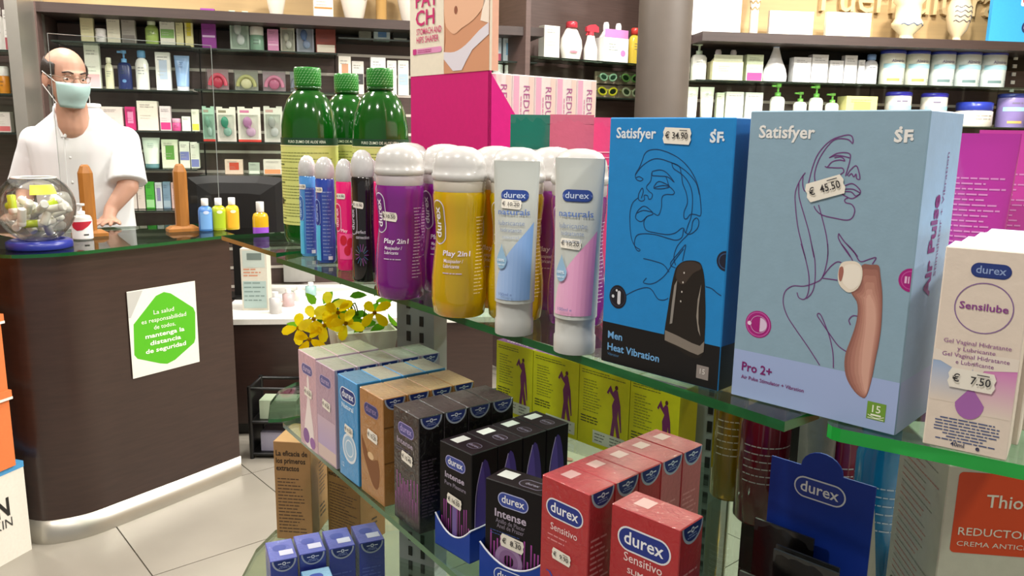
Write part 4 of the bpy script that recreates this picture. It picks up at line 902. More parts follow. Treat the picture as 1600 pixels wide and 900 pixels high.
def art_pure(price):
    def f(r, F, w, d, h):
        p = Pr(*F['front'], eps=.0001)
        for k in range(13): x = w * (.06 + .07 * k); hh = h * (.16 + .2 * abs(math.sin(k * 2.1))); p.rect(x, h * .12, x + w * .03, h * .12 + hh, '#2a0f30', 0, 1, 5, '#9a3a98')
        p.rrect(w * .48, h * .26, w * .14, h * .44, w * .06, '#6f5a9c', 1)
        p.pill(w * .5, h * .84, w * .62, '#3a4a96', '#a9a6d6'); p.text('Intense', w * .48, h * .68, w * .17, '#b9aec2', 3, 'C', .02, fit=w * .6); p.text('Pure Pleasure', w * .5, h * .61, w * .12, '#8f8698', 3, 'C', .01, fit=w * .66); p.build('front_print', r)
        p = Pr(*F['right'], eps=.0001); n = 12
        sh_ = [(d * .5 + d * .40 * math.cos(t), h * .02 + h * .90 * math.sin(t)) for t in [math.pi * i / n for i in range(n + 1)]]; p.poly(sh_, '#3f2f7c', 0); p.poly([(d * .38 + (x - d * .5) * .55, y * .95) for x, y in sh_], '#54409a', 1); p.stroke([(d * .13, h * .05), (d * .16, h * .6), (d * .4, h * .90)], .0012, '#b9a8d6', 2); p.build('side_print', r)
        p = Pr(*F['top'], eps=.0001); p.rect(w * .12, d * .25, w * .36, d * .78, '#dcdad8', 1); p.rrect(w * .68, d * .5, w * .34, d * .4, d * .2, '#6b6478', 1); p.rrect(w * .68, d * .5, w * .31, d * .34, d * .17, '#2a1b26', 2); p.text('durex', w * .68, d * .44, d * .18, '#8f86a0', 3, 'C', .01); p.build('top_print', r)
        if price: sticker(r, F['front'], w * .48, h * .48, w * .46, price, -.1)
    return f
bL, bC = Pz(685, 690, ZL + .136), Pz(736, 717, ZL + .136); bL.z = bC.z = ZL + .0016; be = (bC - bL).normalized(); brz = math.radians(-47); bn = V3((-math.sin(brz), math.cos(brz), 0)); bx = V3((math.cos(brz), math.sin(brz), 0)); bw, bd = .062, .041
for k in range(4):
    carton('toy_box', 'small black purple-wave carton ' + ('and price sticker at the front of the blue tray' if k == 0 else ('directly behind the stickered one', 'third from the front of its blue tray', 'at the back end of its blue tray')[k - 1]), bL + bn * (.002 + k * (bd + .001)), brz, bw, bd, .136, {'front': '#0a060b', 'right': '#080509', 'top': '#1c1017', 'all': '#090609'}, 'carton', 'box', 'black cartons in the blue tray', art_pure('€ 16.50' if k == 0 else None))
q = bL - bx * .003 - bn * .003; q.z = ZL; tray('blue cardboard shelf tray holding a row of black cartons', q, brz, bw + .006, 4 * (bd + .001) + .008, .042)
rL, rR = Pz(757, 749, ZL + .122), Pz(846, 778, ZL + .122); rL.z = rR.z = ZL + .0016; re_ = (rR - rL).normalized(); rw = (rR - rL).length; rrz = rz_of(re_); rn = V3((-re_.y, re_.x, 0))
def art_ring(r, F, w, d, h):
    p = Pr(*F['front'], eps=.0001)
    for k in range(16): x = w * (.04 + .06 * k); hh = h * (.2 + .22 * abs(math.sin(k * 1.3))); p.rect(x, h * .08, x + w * .026, h * .08 + hh, '#2a0d30', 0, 1, 5, '#a444a0')
    p.ring(w * .44, h * .24, w * .09, w * .25, '#84608f', 2); p.ring(w * .44, h * .24, w * .17, w * .24, '#997aa6', 3)
    p.pill(w * .5, h * .84, w * .54, '#35489a', '#b3b8de'); p.text('Intense', w * .46, h * .655, w * .17, '#c0b4c9', 3, 'C', .02, fit=w * .56); p.text('Anillo de Placer', w * .46, h * .595, w * .1, '#8f8698', 3, 'C', 0, fit=w * .52); p.text('Anel de Prazer', w * .46, h * .545, w * .1, '#8f8698', 3, 'C', 0, fit=w * .48); p.lines(w * .1, h * .50, w * .8, 2, h * .03, h * .009, '#35508f', 2, 4); p.build('front_print', r)
    p = Pr(*F['top'], eps=.0001); p.rect(w * .08, d * .35, w * .36, d * .82, '#dcdad8', 1); p.rrect(w * .7, d * .42, w * .44, d * .5, d * .25, '#7a7288', 1); p.rrect(w * .7, d * .42, w * .41, d * .43, d * .21, '#23161f', 2); p.text('durex', w * .7, d * .35, d * .2, '#9a92a8', 3, 'C', .01); p.build('top_print', r)
    sticker(r, F['front'], w * .50, h * .43, w * .42, '€  8.30', -.08)
carton('toy_box', 'black carton with a purple ring picture in the lettered blue tray', rL + rn * .002, rrz, rw, .038, .122, {'front': '#0c070d', 'right': '#080509', 'top': '#190e14', 'all': '#090609'}, 'carton', 'box', None, art_ring)
q = rL - re_ * .004 - rn * .003; q.z = ZL; tray('blue cardboard shelf tray with a printed logo under the ring carton', q, rrz, rw + .008, .047, .045, 'durex')
def art_red(kind, price=None):
    def f(r, F, w, d, h):
        p = Pr(*F['front'], eps=.0001); p.pill(w * .5, h * .80, w * .78, '#1f3186', '#e6e4e8'); p.text('Sensitivo', w * .5, h * .645, w * .17, '#f0d6d6', 3, 'C', .005, fit=w * .56)
        if kind == 'xl': p.lines(w * .16, h * .60, w * .62, 2, h * .035, h * .010, '#d98a8c', 2, 3); p.text('XL', w * .44, h * .20, w * .46, '#2b4aa8', 3, 'C', .03, fit=w * .62); p.text('XL', w * .44, h * .205, w * .44, '#c2242e', 4, 'C', -.012, fit=w * .585)
        if kind == 'slim': p.text('SLIM FIT', w * .5, h * .565, w * .10, '#f0d6d6', 3, 'C', .01, fit=w * .44); p.text('12', w * .5, h * .28, w * .2, '#f0d6d6', 3, 'C', .01)
        p.build('front_print', r)
        p = Pr(*F['right'], eps=.0001); p.seal(d * .52, h - .001, d * .46); p.lines(d * .1, h * .66, d * .8, 14, h * .04, h * .014, '#d2888a', 1, 6); p.build('side_print', r)
        p = Pr(*F['top'], eps=.0001); p.rect(w * .2, d * .35, w * .42, d * .8, '#d8a8a8', 1); p.build('top_print', r)
        if price: sticker(r, F['front'], w * .47, h * .48, w * .40, price, -.06)
    return f
xr = math.radians(-46); xx = V3((math.cos(xr), math.sin(xr), 0)); xn = V3((-xx.y, xx.x, 0)); xL = Pz(847, 741, ZL + .158); xL.z = ZL
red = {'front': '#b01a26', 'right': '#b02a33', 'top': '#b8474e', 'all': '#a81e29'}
for k in range(5):
    rc_ = dict(red)
    if k >= 3: rc_['right'] = '#c2686c'
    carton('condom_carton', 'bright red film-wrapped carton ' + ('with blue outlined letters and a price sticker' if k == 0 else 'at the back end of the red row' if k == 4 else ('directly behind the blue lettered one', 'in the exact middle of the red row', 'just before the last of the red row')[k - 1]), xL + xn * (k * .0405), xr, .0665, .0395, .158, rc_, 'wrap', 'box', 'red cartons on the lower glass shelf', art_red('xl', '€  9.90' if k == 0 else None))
sL2, sR2 = Pz(956, 786, ZL + .152), Pz(1064, 829, ZL + .152); sL2.z = ZL; sR2.z = ZL
carton('condom_carton', 'bright red film-wrapped slim carton standing alone in front of the red row', sL2, rz_of(sR2 - sL2), (sR2 - sL2).length, .041, .152, red, 'wrap', 'box', 'red cartons on the lower glass shelf', art_red('slim'))
# yellow cartons at the back of the lower shelf
yp = Pz(905, 690, ZL); yd = V3((.70, -.714, 0)).normalized(); yn = V3((yd.y, -yd.x, 0)); yrz = rz_of(yd)
def art_yel(r, F, w, d, h):
    p = Pr(*F['front'], eps=.0002); p.lines(w * .06, h * .94, w * .86, 2, h * .03, h * .010, '#6f6a14', 1, 3); p.lines(w * .1, h * .82, w * .40, 12, h * .035, h * .010, '#8a8518', 1, 8); p.lines(w * .06, h * .36, w * .4, 3, h * .035, h * .014, '#4b4a12', 1, 5)
    fig = [(.66, .20), (.70, .45), (.68, .60), (.72, .68), (.62, .76), (.60, .72), (.57, .74), (.64, .84), (.69, .76), (.73, .80), (.78, .79), (.80, .73), (.84, .62), (.88, .30), (.86, .29), (.80, .55), (.79, .45), (.86, .20), (.80, .20), (.75, .36), (.73, .20)]
    p.poly([(x * w, y * h) for x, y in fig], '#7a1f63', 1); p.ell(w * .755, h * .825, w * .03, h * .028, '#5c2030', 2, 12)
    p.rect(w * .32, h * .06, w * .95, h * .22, '#dcd8cc', 2); p.lines(w * .36, h * .175, w * .22, 3, h * .04, h * .012, '#6a6660', 3, 2); p.lines(w * .66, h * .175, w * .24, 3, h * .04, h * .012, '#6a6660', 3, 6); p.build('front_print', r)
    p = Pr(*F['top'], eps=.0002); p.rect(.001, d * .02, w - .001, d * .45, '#6d2f6e', 0); p.text('CELULITE', w * .5, d * .14, d * .26, '#d9c9da', 2, 'C', .01, fit=w * .6); p.build('top_print', r)
def ysv(px): return (Ppl(px, 640, yp, yn) - yp).dot(yd)
ed = [ysv(x) for x in (774, 831, 903, 983, 1062)]
for k in range(4):
    q = yp + yd * (ed[k] + .0005)
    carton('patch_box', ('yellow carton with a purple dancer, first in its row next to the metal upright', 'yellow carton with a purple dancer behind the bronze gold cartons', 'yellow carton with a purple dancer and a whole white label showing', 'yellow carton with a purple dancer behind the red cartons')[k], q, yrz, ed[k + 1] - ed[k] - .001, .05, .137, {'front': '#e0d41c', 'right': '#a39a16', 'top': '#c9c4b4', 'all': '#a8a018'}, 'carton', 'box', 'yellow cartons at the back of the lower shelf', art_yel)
# leaflet lying between the trays and the yellow cartons
q = Pz(845, 715, ZL); b = MB(); b.box(-.07, .07, -.05, .05, 0, .0012, '#ddd8c4'); lf = thing('leaflet', 'white leaflet with pink flowers lying on the lower glass shelf', 'leaflet', q, math.radians(-40)); b.build('paper', 'carton', lf)
p = Pr((-.07, -.05, .0012), (1, 0, 0), (0, 1, 0), (0, 0, 1), eps=.0003)
for k in range(7): p.ell(.02 + .018 * k, .03 + .02 * (k % 3), .009, .006, ('#d77a6c', '#c9d08f', '#e3a79a')[k % 3], k, 12)
p.build('flower_print', lf)
# flower pot behind the pale cartons
fp = Pd(566, 560, 1.47); fp.z = ZL; px0 = fp
# the pot stands on the rear half of the lower shelf
pt = thing('flower_pot', 'white tapered pot of yellow silk flowers behind the pale pink cartons', 'potted plant', fp, .4)
b = MB(); b.loft([[(s * x, s * y, z) for x, y in ((-1, -1), (1, -1), (1, 1), (-1, 1))] for s, z in ((.036, 0), (.056, .150), (.052, .150), (.047, .13))], '#e3dccb', True, False); b.build('pot', 'ceramic', pt)
b = MB(); b.box(-.05, .05, -.05, .05, .120, .127, '#3b2c20'); b.build('soil', 'cloth', pt)
rr = random.Random(4); petal = None; leafm = None
fx = [Pd(x, y, 1.40) - fp for x, y in ((466, 512), (483, 530), (490, 498), (507, 508), (528, 488), (515, 478), (540, 505), (585, 488))]
ri = Matrix.Rotation(-.4, 3, 'Z')
for k, c in enumerate(fx):
    c = ri @ c
    b = MB(); b.tube(cat_rom([(0, 0, .13), (c.x * .4, c.y * .4, .20), (c.x, c.y, c.z)], 5), .0012, 5, '#5f7a2a'); b.build('stem', 'petal', pt)
    fo = bpy.data.objects.new('flower', None)
    b = MB()
    for a in range(4):
        an = a * math.pi / 2 + k; ca, sa = math.cos(an), math.sin(an); u = V3((ca, -.25 + .55 * max(0, -sa), sa)); v = V3((-sa, 0, ca))
        o_ = [(0, 0, 0), (.010, .006, -.003), (.021, .009, -.006), (.029, .006, -.010), (.032, 0, -.012), (.029, -.006, -.010), (.021, -.009, -.006), (.010, -.006, -.003)]
        b.add([c + u * x + v * y + V3((0, w_ * 1.2, 0)) for x, y, w_ in o_], [tuple(range(8))], ('#ffe11f', '#f7d012', '#ffe93a')[k % 3], True)
    b.ell(c + V3((0, -.002, 0)), (.004, .004, .004), 8, 5, '#b58a12'); b.build('flower', 'petal', pt)
for k in range(26):
    a = rr.uniform(-2.4, 2.4); R = rr.uniform(.03, .10); c = V3((math.sin(a) * R - .02, -abs(math.cos(a)) * R * .4, rr.uniform(.145, .215)))
    u = V3((rr.uniform(-1, 1), rr.uniform(-.4, .4), rr.uniform(-.3, .8))).normalized(); v = u.orthogonal().normalized(); n_ = u.cross(v)
    b = MB(); pts = [(0, 0, 0), (.008, .007, .002), (.018, .008, .003), (.028, .004, .001), (.034, 0, -.002), (.028, -.004, .001), (.018, -.008, .003), (.008, -.007, .002)]
    b.add([c + u * x + v * y + n_ * z for x, y, z in pts], [tuple(range(8))], ('#5f9a22', '#7ab52a', '#4a7f1c')[k % 3], True); b.build('leaf', 'petal', pt)
# ================================================================== BOTTOM SHELF
def art_blu(r, F, w, d, h):
    p = Pr(*F['right'], eps=.0002); p.seal(d * .5, h - .001, d * .44); p.lines(d * .1, h * .62, d * .8, 10, h * .05, h * .018, '#5463b4', 1, 6); p.build('side_print', r)
    p = Pr(*F['front'], eps=.0002); p.lines(w * .1, h * .8, w * .8, 10, h * .05, h * .015, '#6a78c4', 1, 4); p.build('front_print', r)
    p = Pr(*F['top'], eps=.0002); p.rect(w * .55, d * .4, w * .8, d * .9, '#c9cbe0', 1); p.rrect(w * .4, d * .45, w * .3, d * .5, d * .2, '#4250a0', 1); p.build('top_print', r)
zt = ZB + .125; u0_, u1_ = Pz(414, 848, zt), Pz(548, 824, zt); ud = (u1_ - u0_).normalized()
c0 = Pz(470, 875, zt)
bz = math.atan2(ud.y, ud.x) - math.pi / 2
for k in range(4):
    q = Pz((414, 458, 503, 548)[k], (848, 838, 830, 822)[k], zt); q.z = ZB; f_ = V3((math.cos(bz), math.sin(bz), 0))
    carton('condom_carton', 'indigo blue film-wrapped carton ' + ('nearest the rounded glass end of the bottom shelf' if k == 0 else ('second from the rounded glass end', 'third from the rounded glass end', 'last in the row under the bronze gold cartons')[k - 1]), q, bz, .066, .043, .125, {'front': '#3340a0', 'right': '#2f3c98', 'top': '#5a66b8', 'all': '#2f3a92'}, 'wrap', 'box', 'indigo cartons on the bottom shelf', art_blu)
q = Pz(470, 893, ZB + .10); q.z = ZB
carton('condom_carton', 'pale blue low carton in front of the indigo row on the bottom shelf', q, bz, .06, .045, .10, {'top': '#8fb9d6', 'all': '#5f9cc8'}, 'wrap', 'box', None, art_blu)
kL, kC, kR = Pz(433, 841, ZB), Pz(492, 838, ZB), Pz(575, 800, ZB)
def art_kraft(r, F, w, d, h):
    p = Pr(*F['front'], eps=.0002)
    for k, t in enumerate(('La eficacia de', 'los primeros', 'extractos')): p.text(t, w * .06, h * (.86 - .075 * k), h * .075, '#3a2a1c', 2, 'L', .02, fit=w * (.86, .80, .62)[k])
    p.lines(w * .08, h * .62, w * .84, 17, h * .034, h * .010, '#5a4230', 1, 7); p.build('front_print', r)
    p = Pr(*F['right'], eps=.0002); p.lines(d * .45, h * .7, d * .45, 9, h * .04, h * .012, '#4a3626', 1, 5); p.lines(d * .45, h * .24, d * .35, 3, h * .05, h * .02, '#3f2e20', 1, 9); p.build('side_print', r)
krz = math.radians(-6)
kw = .074
carton('kraft_carton', 'tall brown kraft carton printed with black text on the bottom glass shelf', kL, krz, kw, .10, .205, {'front': '#a87f52', 'right': '#94703f', 'top': '#a98454', 'all': '#9a7345'}, 'carton', 'box', None, art_kraft)
q = kL + V3((.098, .02, 0)); carton('kraft_carton', 'second brown kraft carton standing to the side of the lettered one', q, math.radians(-34), .09, .07, .185, {'all': '#8f6b3e'}, 'carton', 'box', None, art_kraft)

# ================================================================== RIGHT-HAND LOWER SHELF
ZR = ZL
dl, dr = Pz(1206, 712, ZR + .205), Pz(1369, 762, ZR + .205); dl.z = dr.z = ZR; de = (dr - dl).normalized(); dw = (dr - dl).length; drz = rz_of(de)
dp = thing('counter_display', 'blue cardboard display stand with a rounded top and white logo', 'display', dl, drz)
b = MB(); hh = .205; n = 10
pts = [(0, 0), (dw, 0), (dw, hh)] + [(dw * .70, hh)] + [(dw * (.5 + .2 * math.cos(math.pi * (i + 1) / (n + 1))), hh + .017 * math.sin(math.pi * (i + 1) / (n + 1))) for i in range(n)] + [(dw * .30, hh), (0, hh)]
m_ = len(pts); b.add([(x, 0, z) for x, z in pts] + [(x, .0018, z) for x, z in pts], [tuple(range(m_)), tuple(range(2 * m_ - 1, m_ - 1, -1))] + [(i, m_ + i, m_ + (i + 1) % m_, (i + 1) % m_) for i in range(m_)], '#16379c'); b.build('backing_card', 'carton', dp)
b = MB(); sp = [(0.0018, 0), (.06, 0), (.0018, hh * .92)]; b.add([(dw - .0005, y, z) for y, z in sp] + [(dw - .002, y, z) for y, z in sp], [(0, 1, 2), (5, 4, 3), (0, 3, 4, 1), (1, 4, 5, 2), (0, 2, 5, 3)], '#cfc8ba'); b.build('strut', 'carton', dp)
p = Pr((0, -.0001, 0), (1, 0, 0), (0, 0, 1), (0, -1, 0), eps=.0002); p.pill(dw * .5, hh * .90, dw * .50, '#16379c', '#e6e9f2'); p.build('logo', dp)
b = MB(); b.box(-.01, dw + .004, -.085, -.0835, 0, .05, '#16379c'); b.box(-.01, -.0085, -.0835, -.0005, 0, .06, '#16379c'); b.box(dw + .0025, dw + .004, -.0835, -.0005, 0, .06, '#16379c'); b.box(-.01, dw + .004, -.0835, -.0005, 0, .0012, '#16379c'); b.build('tray', 'carton', dp)
rc2 = Matrix.Rotation(drz, 3, 'Z')
for k in range(4):
    c = dl + rc2 @ V3((.012 + dw * (.12, .45, .52, .3)[k], -.0118 - .0200 * k, .0015)); pouch('black_pouch', (('glossy black foil pouch against the left of the blue backing card', 'glossy black foil pouch in the middle of the blue display tray', 'glossy black foil pouch beside the white strut of the blue display')[k] if k < 3 else 'glossy black foil pouch at the front of the blue display tray'), c, drz, .060, (.140, .132, .138, .115)[k], '#0b0a0c', [], 30 + k, 'black foil pouches in the blue display')
# orange and white cream carton
tL, tC = Pz(1392, 735, ZR + .20), Pz(1482, 728, ZR + .20)
tC2 = Pd(1484, 728, .66); th = tC2.z - ZR; tC2.z = ZR; te = 0
def art_thio(r, F, w, d, h):
    p = Pr(*F['front'], eps=.0002); p.rrect(w * .53, h * .815, w * .92, h * .33, .004, '#ea4a18', 0); p.text('Thiomucase', w * .27, h * .845, .017, '#f6e3d6', 2, 'L', .01, fit=w * .64); p.text('REDUCTOR DE', w * .11, h * .725, .0105, '#f6e3d6', 2, 'L', .005, fit=w * .62); p.text('CREMA ANTICELULÍTICA', w * .11, h * .680, .0065, '#f6e3d6', 2, 'L', .0, fit=w * .76)
    p.poly([(w * .55, h * .02), (w * .60, h * .3), (w * .80, h * .58), (w * .99, h * .58), (w * .99, h * .02)], '#d9a58a', 0)
    p.text('+', w * .07, h * .49, .018, '#cc3b34', 2, 'C', .01); p.stroke([(w * .12, h * .52), (w * .52, h * .52), (w * .56, h * .495), (w * .56, h * .35)], .0008, '#3b3634', 2, 1); p.text('PRECIO', w * .11, h * .45, .012, '#a35a4a', 2, 'L', .0, fit=w * .32)
    p.build('front_print', r)
    p = Pr(*F['left'], eps=.0002); 
    for k in range(22): p.lines(d * .12, h * .93 - k * .0068, d * .76, 1, .005, .0012, '#b9716a' if k % 3 else '#8a8078', 1, k)
    p.rrect(d * .45, h * .17, d * .7, h * .26, .006, '#2f2b2a', 1); p.lines(d * .2, h * .27, d * .5, 5, h * .035, .0012, '#a9a29a', 2, 3); p.build('side_print', r)
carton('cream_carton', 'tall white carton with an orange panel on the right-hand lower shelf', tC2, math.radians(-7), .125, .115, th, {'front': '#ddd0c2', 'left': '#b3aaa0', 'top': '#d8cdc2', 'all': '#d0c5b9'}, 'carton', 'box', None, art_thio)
q = Pz(1400, 893, ZR + .06); q.z = ZR
carton('cream_carton', 'low white carton lying in front of the blue display stand', q, math.radians(-20), .055, .045, .055, {'all': '#d6cbbb'}, 'carton')
# bottles and jars standing further back on that shelf
def jarb(name, label, px, Y, r, h, col, capc, capr, caph, m='gloss', cat='bottle', rib=False):
    q = Pd(px, 700, Y); q.z = ZR; t = thing(name, label, cat, q, 0); hb = h - caph
    MB().lathe([(r * .9, 0), (r, .004), (r, hb * .82), (r * .85, hb * .92), (capr, hb)], 28, col).build('bottle_body', m, t)
    MB().lathe([(capr, hb), (capr * 1.08, hb + .001), (capr * 1.08, h - .002), (capr * .9, h)], 24, capc).build('cap', 'plastic', t)
    p = Pr(fn=bottle_fn([(r, 0), (r, h)], 1), eps=.0005)
    for k in range(6): p.lines(-r * 1.1, hb * .66 - k * .010, r * 2.2, 1, .005, .0016, mix(col, '#ffffff', .35), 0, k)
    p.build('label', t)
jarb('shower_bottle', 'teal blue bottle squeezed between the blue display and the white carton', 1384, .86, .030, .245, '#156a9c', '#0f5480', .026, .05)
jarb('dark_jar', 'dark red bottle with printed lines behind the blue display stand', 1312, .97, .030, .20, '#6b1226', '#1a1012', .026, .04)
jarb('dark_jar', 'dark red bottle showing left of the blue display stand', 1193, 1.02, .034, .22, '#5c1020', '#2a1a1c', .028, .05)
jarb('amber_bottle', 'amber yellow bottle behind the end of the main glass shelf', 1142, 1.09, .027, .23, '#8a6a12', '#c9c2b2', .028, .05, 'gel')
q = Pd(1277, 690, .93); q.z = ZR; pouch('foil_bag', 'crumpled silver plastic bag standing behind the blue display stand', q, .3, .055, .235, '#6d6862', [], 77)
# ================================================================== THINGS ON AND AROUND THE COUNTER
def wpost(label, loc, rz):
    r = thing('wooden_post', label, 'post', loc, rz, 'wooden holders of the clear screen'); w = .024; H = .262
    b = MB(); oc = [(w, .4 * w), (w, -.4 * w), (.5 * w, -.9 * w), (-.5 * w, -.9 * w), (-w, -.4 * w), (-w, .4 * w), (-.5 * w, .9 * w), (.5 * w, .9 * w)]
    b.loft([[(x * k, y * k, z) for x, y in oc] for k, z in ((1, .022), (1, H - .03), (.62, H - .006), (.4, H))], '#b5762f', True, False); b.build('upright', 'post_wood', r)
    b = MB(); b.loft([[(x * k, y * k, z) for x, y in ((-.058, -.028), (.058, -.028), (.058, .028), (-.058, .028))] for k, z in ((1, 0), (1, .012), (.72, .0225))], '#b5762f', True, False); b.build('foot', 'post_wood', r)
pR = Pz(286, 361, CZ); pLq = Pz(141, 369, CZ); sv = (pR - pLq).normalized(); srz = rz_of(sv); sn_ = V3((sv.y, -sv.x, 0))
wpost('wooden screen holder near the free end of the counter', pR, srz); wpost('wooden screen holder beside the hand sanitiser', pLq, srz)
q0 = pR + sn_ * -.034; c1, c2 = Ppl(73, 47, q0, sn_), Ppl(330, 75, q0, sn_); zt = (c1.z + c2.z) / 2
sc = thing('protective_screen', 'clear acrylic protective screen standing upright on the counter', 'screen', V3((c1.x, c1.y, CZ)), srz)
wd = (V3((c2.x, c2.y, 0)) - V3((c1.x, c1.y, 0))).length
b = MB(); b.add([(0, 0, .0), (wd, 0, .0), (wd, 0, zt - CZ), (0, 0, zt - CZ)], [(0, 1, 2, 3)]); b.build('pane', 'acrylic', sc)
b = MB(); e_ = .002; b.box(0, wd, -e_, e_, zt - CZ - .0015, zt - CZ, '#8f9693'); b.box(0, .0015, -e_, e_, 0, zt - CZ, '#8f9693'); b.box(wd - .0015, wd, -e_, e_, 0, zt - CZ, '#8f9693'); b.build('polished_edge', 'gloss', sc)
# candy globe
gq = Pz(62, 388, CZ) + V3((-.01, .02, 0)); gq.z = CZ; R = .117
gl = thing('display_globe', 'clear round plastic globe with a blue foot on the counter', 'container', gq, -.3)
b = MB(); pr = [(R * math.sin(t), .017 + R - R * math.cos(t)) for t in [.42 + (2.55 - .42) * i / 18 for i in range(19)]]
b.lathe(pr, 40, caps=False); b.build('globe', 'bowl_plastic', gl)
MB().lathe([(.060, .0), (.096, .0), (.099, .003), (.098, .022), (.090, .027), (.078, .029), (.074, .026), (.060, .012)], 36, '#27328c', caps=False).build('foot_ring', 'plastic', gl)
MB().tube([(R * .56 * math.cos(t), R * .56 * math.sin(t), .017 + R + R * .83) for t in [6.2832 * i / 28 for i in range(29)]], .003, 6, '#cfd2d0').build('rim', 'gloss', gl)
MB().lathe([(.044, .022), (.045, .027)], 24, '#27328c').build('inner_plate', 'plastic', gl)
p = Pr(fn=lambda x, y, e: V3((math.cos(-.5 + x / .08) * math.cos(y) * (R + e), math.sin(-.5 + x / .08) * math.cos(y) * (R + e), .017 + R + math.sin(y) * (R + e))), eps=.0006); p.rect(-.03, .42, .03, .72, '#d7e52a', 0, 6, 4); p.build('lime_sticker', gl)
rr = random.Random(11); rolls = []; tries = 0; base = None
while len(rolls) < 24 and tries < 6000:
    tries += 1; rad = R - .034; a = rr.uniform(0, 6.28); u = rr.random() ** .5 * rad; z = rr.uniform(.052, .150); x, y = u * math.cos(a), u * math.sin(a)
    if x * x + y * y + (z - .017 - R) ** 2 > rad * rad: continue
    if any((x - k[0]) ** 2 + (y - k[1]) ** 2 + (z - k[2]) ** 2 < .037 ** 2 for k in rolls): continue
    rolls.append((x, y, z))
gr = Matrix.Rotation(-.3, 3, 'Z')
for k, (x, y, z) in enumerate(rolls):
    q = gq + gr @ V3((x, y, z)); lime = k % 6 == 2
    if k < 2 or (lime and k == 2):
        col = '#b9d42a' if lime else '#eceae2'
    key = 'lime' if lime else 'white'
    if base is None: base = {}
    if key not in base:
        r = thing('sample_roll', ('lime' if lime else 'white') + ' sample roll lying inside the clear globe', 'roll', q, 0, key + ' sample rolls in the globe')
        MB().lathe([(.011, -.030), (.0128, -.028), (.0128, .014)], 14, '#c6dc3a' if lime else '#ece9e0').build('roll_body', 'plastic', r)
        MB().lathe([(.012, .014), (.0132, .0145), (.0132, .027), (.011, .030)], 14, '#f4f2ec').build('cap', 'plastic', r); base[key] = r
    else: r = dup(base[key], q, 0)
    r.rotation_euler = (rr.uniform(0, 3.1), rr.uniform(0, 3.1), rr.uniform(0, 3.1))
# sanitiser
def pump(name, label, loc, rz, r_, h, col, headc, lab=None, group=None, sy=1.0, m='plastic', neck=None):
    t = thing(name, label, 'bottle', loc, rz, group); hb = h * .70; nk = neck or r_ * .36
    MB().lathe([(r_ * .92, 0), (r_, h * .02), (r_, hb * .86), (r_ * .85, hb * .95), (nk, hb)], 24, col, sy).build('bottle_body', m, t)
    b = MB(); b.lathe([(nk * 1.05, hb), (nk * 1.05, hb + h * .09), (nk * .35, hb + h * .10), (nk * .35, h * .93), (r_ * .42, h * .94), (r_ * .42, h)], 16, headc); b.box(-r_ * 1.0, 0, -r_ * .14, r_ * .14, h * .945, h * .985, headc); b.build('pump_head', 'plastic', t)
    if lab:
        fn = bottle_fn([(r_, 0), (r_, h)], sy); p = Pr(fn=fn, eps=r_ * .03); lab(p, r_, hb); p.build('label', t)
    return t
def lab_san(p, r, hb): p.rect(-r * 1.5, hb * .05, r * 1.5, hb * .80, '#e9e4e2', 0, 14, 1); p.poly([(-r * 1.2, hb * .72), (r * 1.2, hb * .74), (r * .6, hb * .55), (0, hb * .40), (-r * .5, hb * .38), (-r, hb * .5)], '#b81f33', 1); p.rect(r * .1, hb * .18, r * .6, hb * .24, '#444444', 1, 4, 1)
q = Pz(130, 374, CZ); pump('sanitiser_bottle', 'squat clear pump bottle with a red and white label beside the globe', q, .5, .033, .128, '#d8d6d0', '#f1efec', lab_san, None, .75, 'milky')
# coloured gel bottles at the counter end
def gelb(label, loc, cols, word, h=.128):
    t = thing('shower_gel_bottle', label, 'bottle', loc, .55, 'small coloured gel bottles'); r = .027; hb = h * .78
    MB().lathe([(r * .9, 0), (r, .003), (r, hb * .80), (r * .86, hb * .92), (r * .42, hb)], 24, cols[0], .7).build('bottle_body', 'gloss', t)
    MB().lathe([(r * .45, hb), (r * .50, hb + .001), (r * .50, h - .001), (r * .44, h)], 18, '#f0eee8').build('cap', 'plastic', t)
    p = Pr(fn=bottle_fn([(r, 0), (r, h)], .7), eps=.0008); p.rect(-r * .9, hb * .08, r * .9, hb * (.42 if cols[2] else .76), cols[1], 0, 10, 1); p.text(word, 0, hb * .12, .016, '#f3f0d0', 1, 'L', .01, math.pi / 2, fit=hb * .5) if word else None
    p.ell(0, hb * .74, r * .4, r * .25, mix(cols[0], '#ffffff', .5), 1, 14); p.build('label', t)
for px, lb, cl, wd_ in ((321, 'small blue gel bottle with white cap at the counter end', ('#4a7fc4', '#6ea0d6', 0), 'Relax'), (342, 'small lime gel bottle with white cap between blue and yellow ones', ('#b3bf2a', '#9db51e', 0), 'Tonic'), (363, 'small yellow gel bottle with white cap on the counter corner', ('#e0bd2c', '#e8a824', 0), 'Fresh')):
    q = Ppl(px, 340, pR + sv * .10 + sn_ * .035, V3((.6, -.8, 0))); q.z = CZ; gelb(lb, q, cl, None)
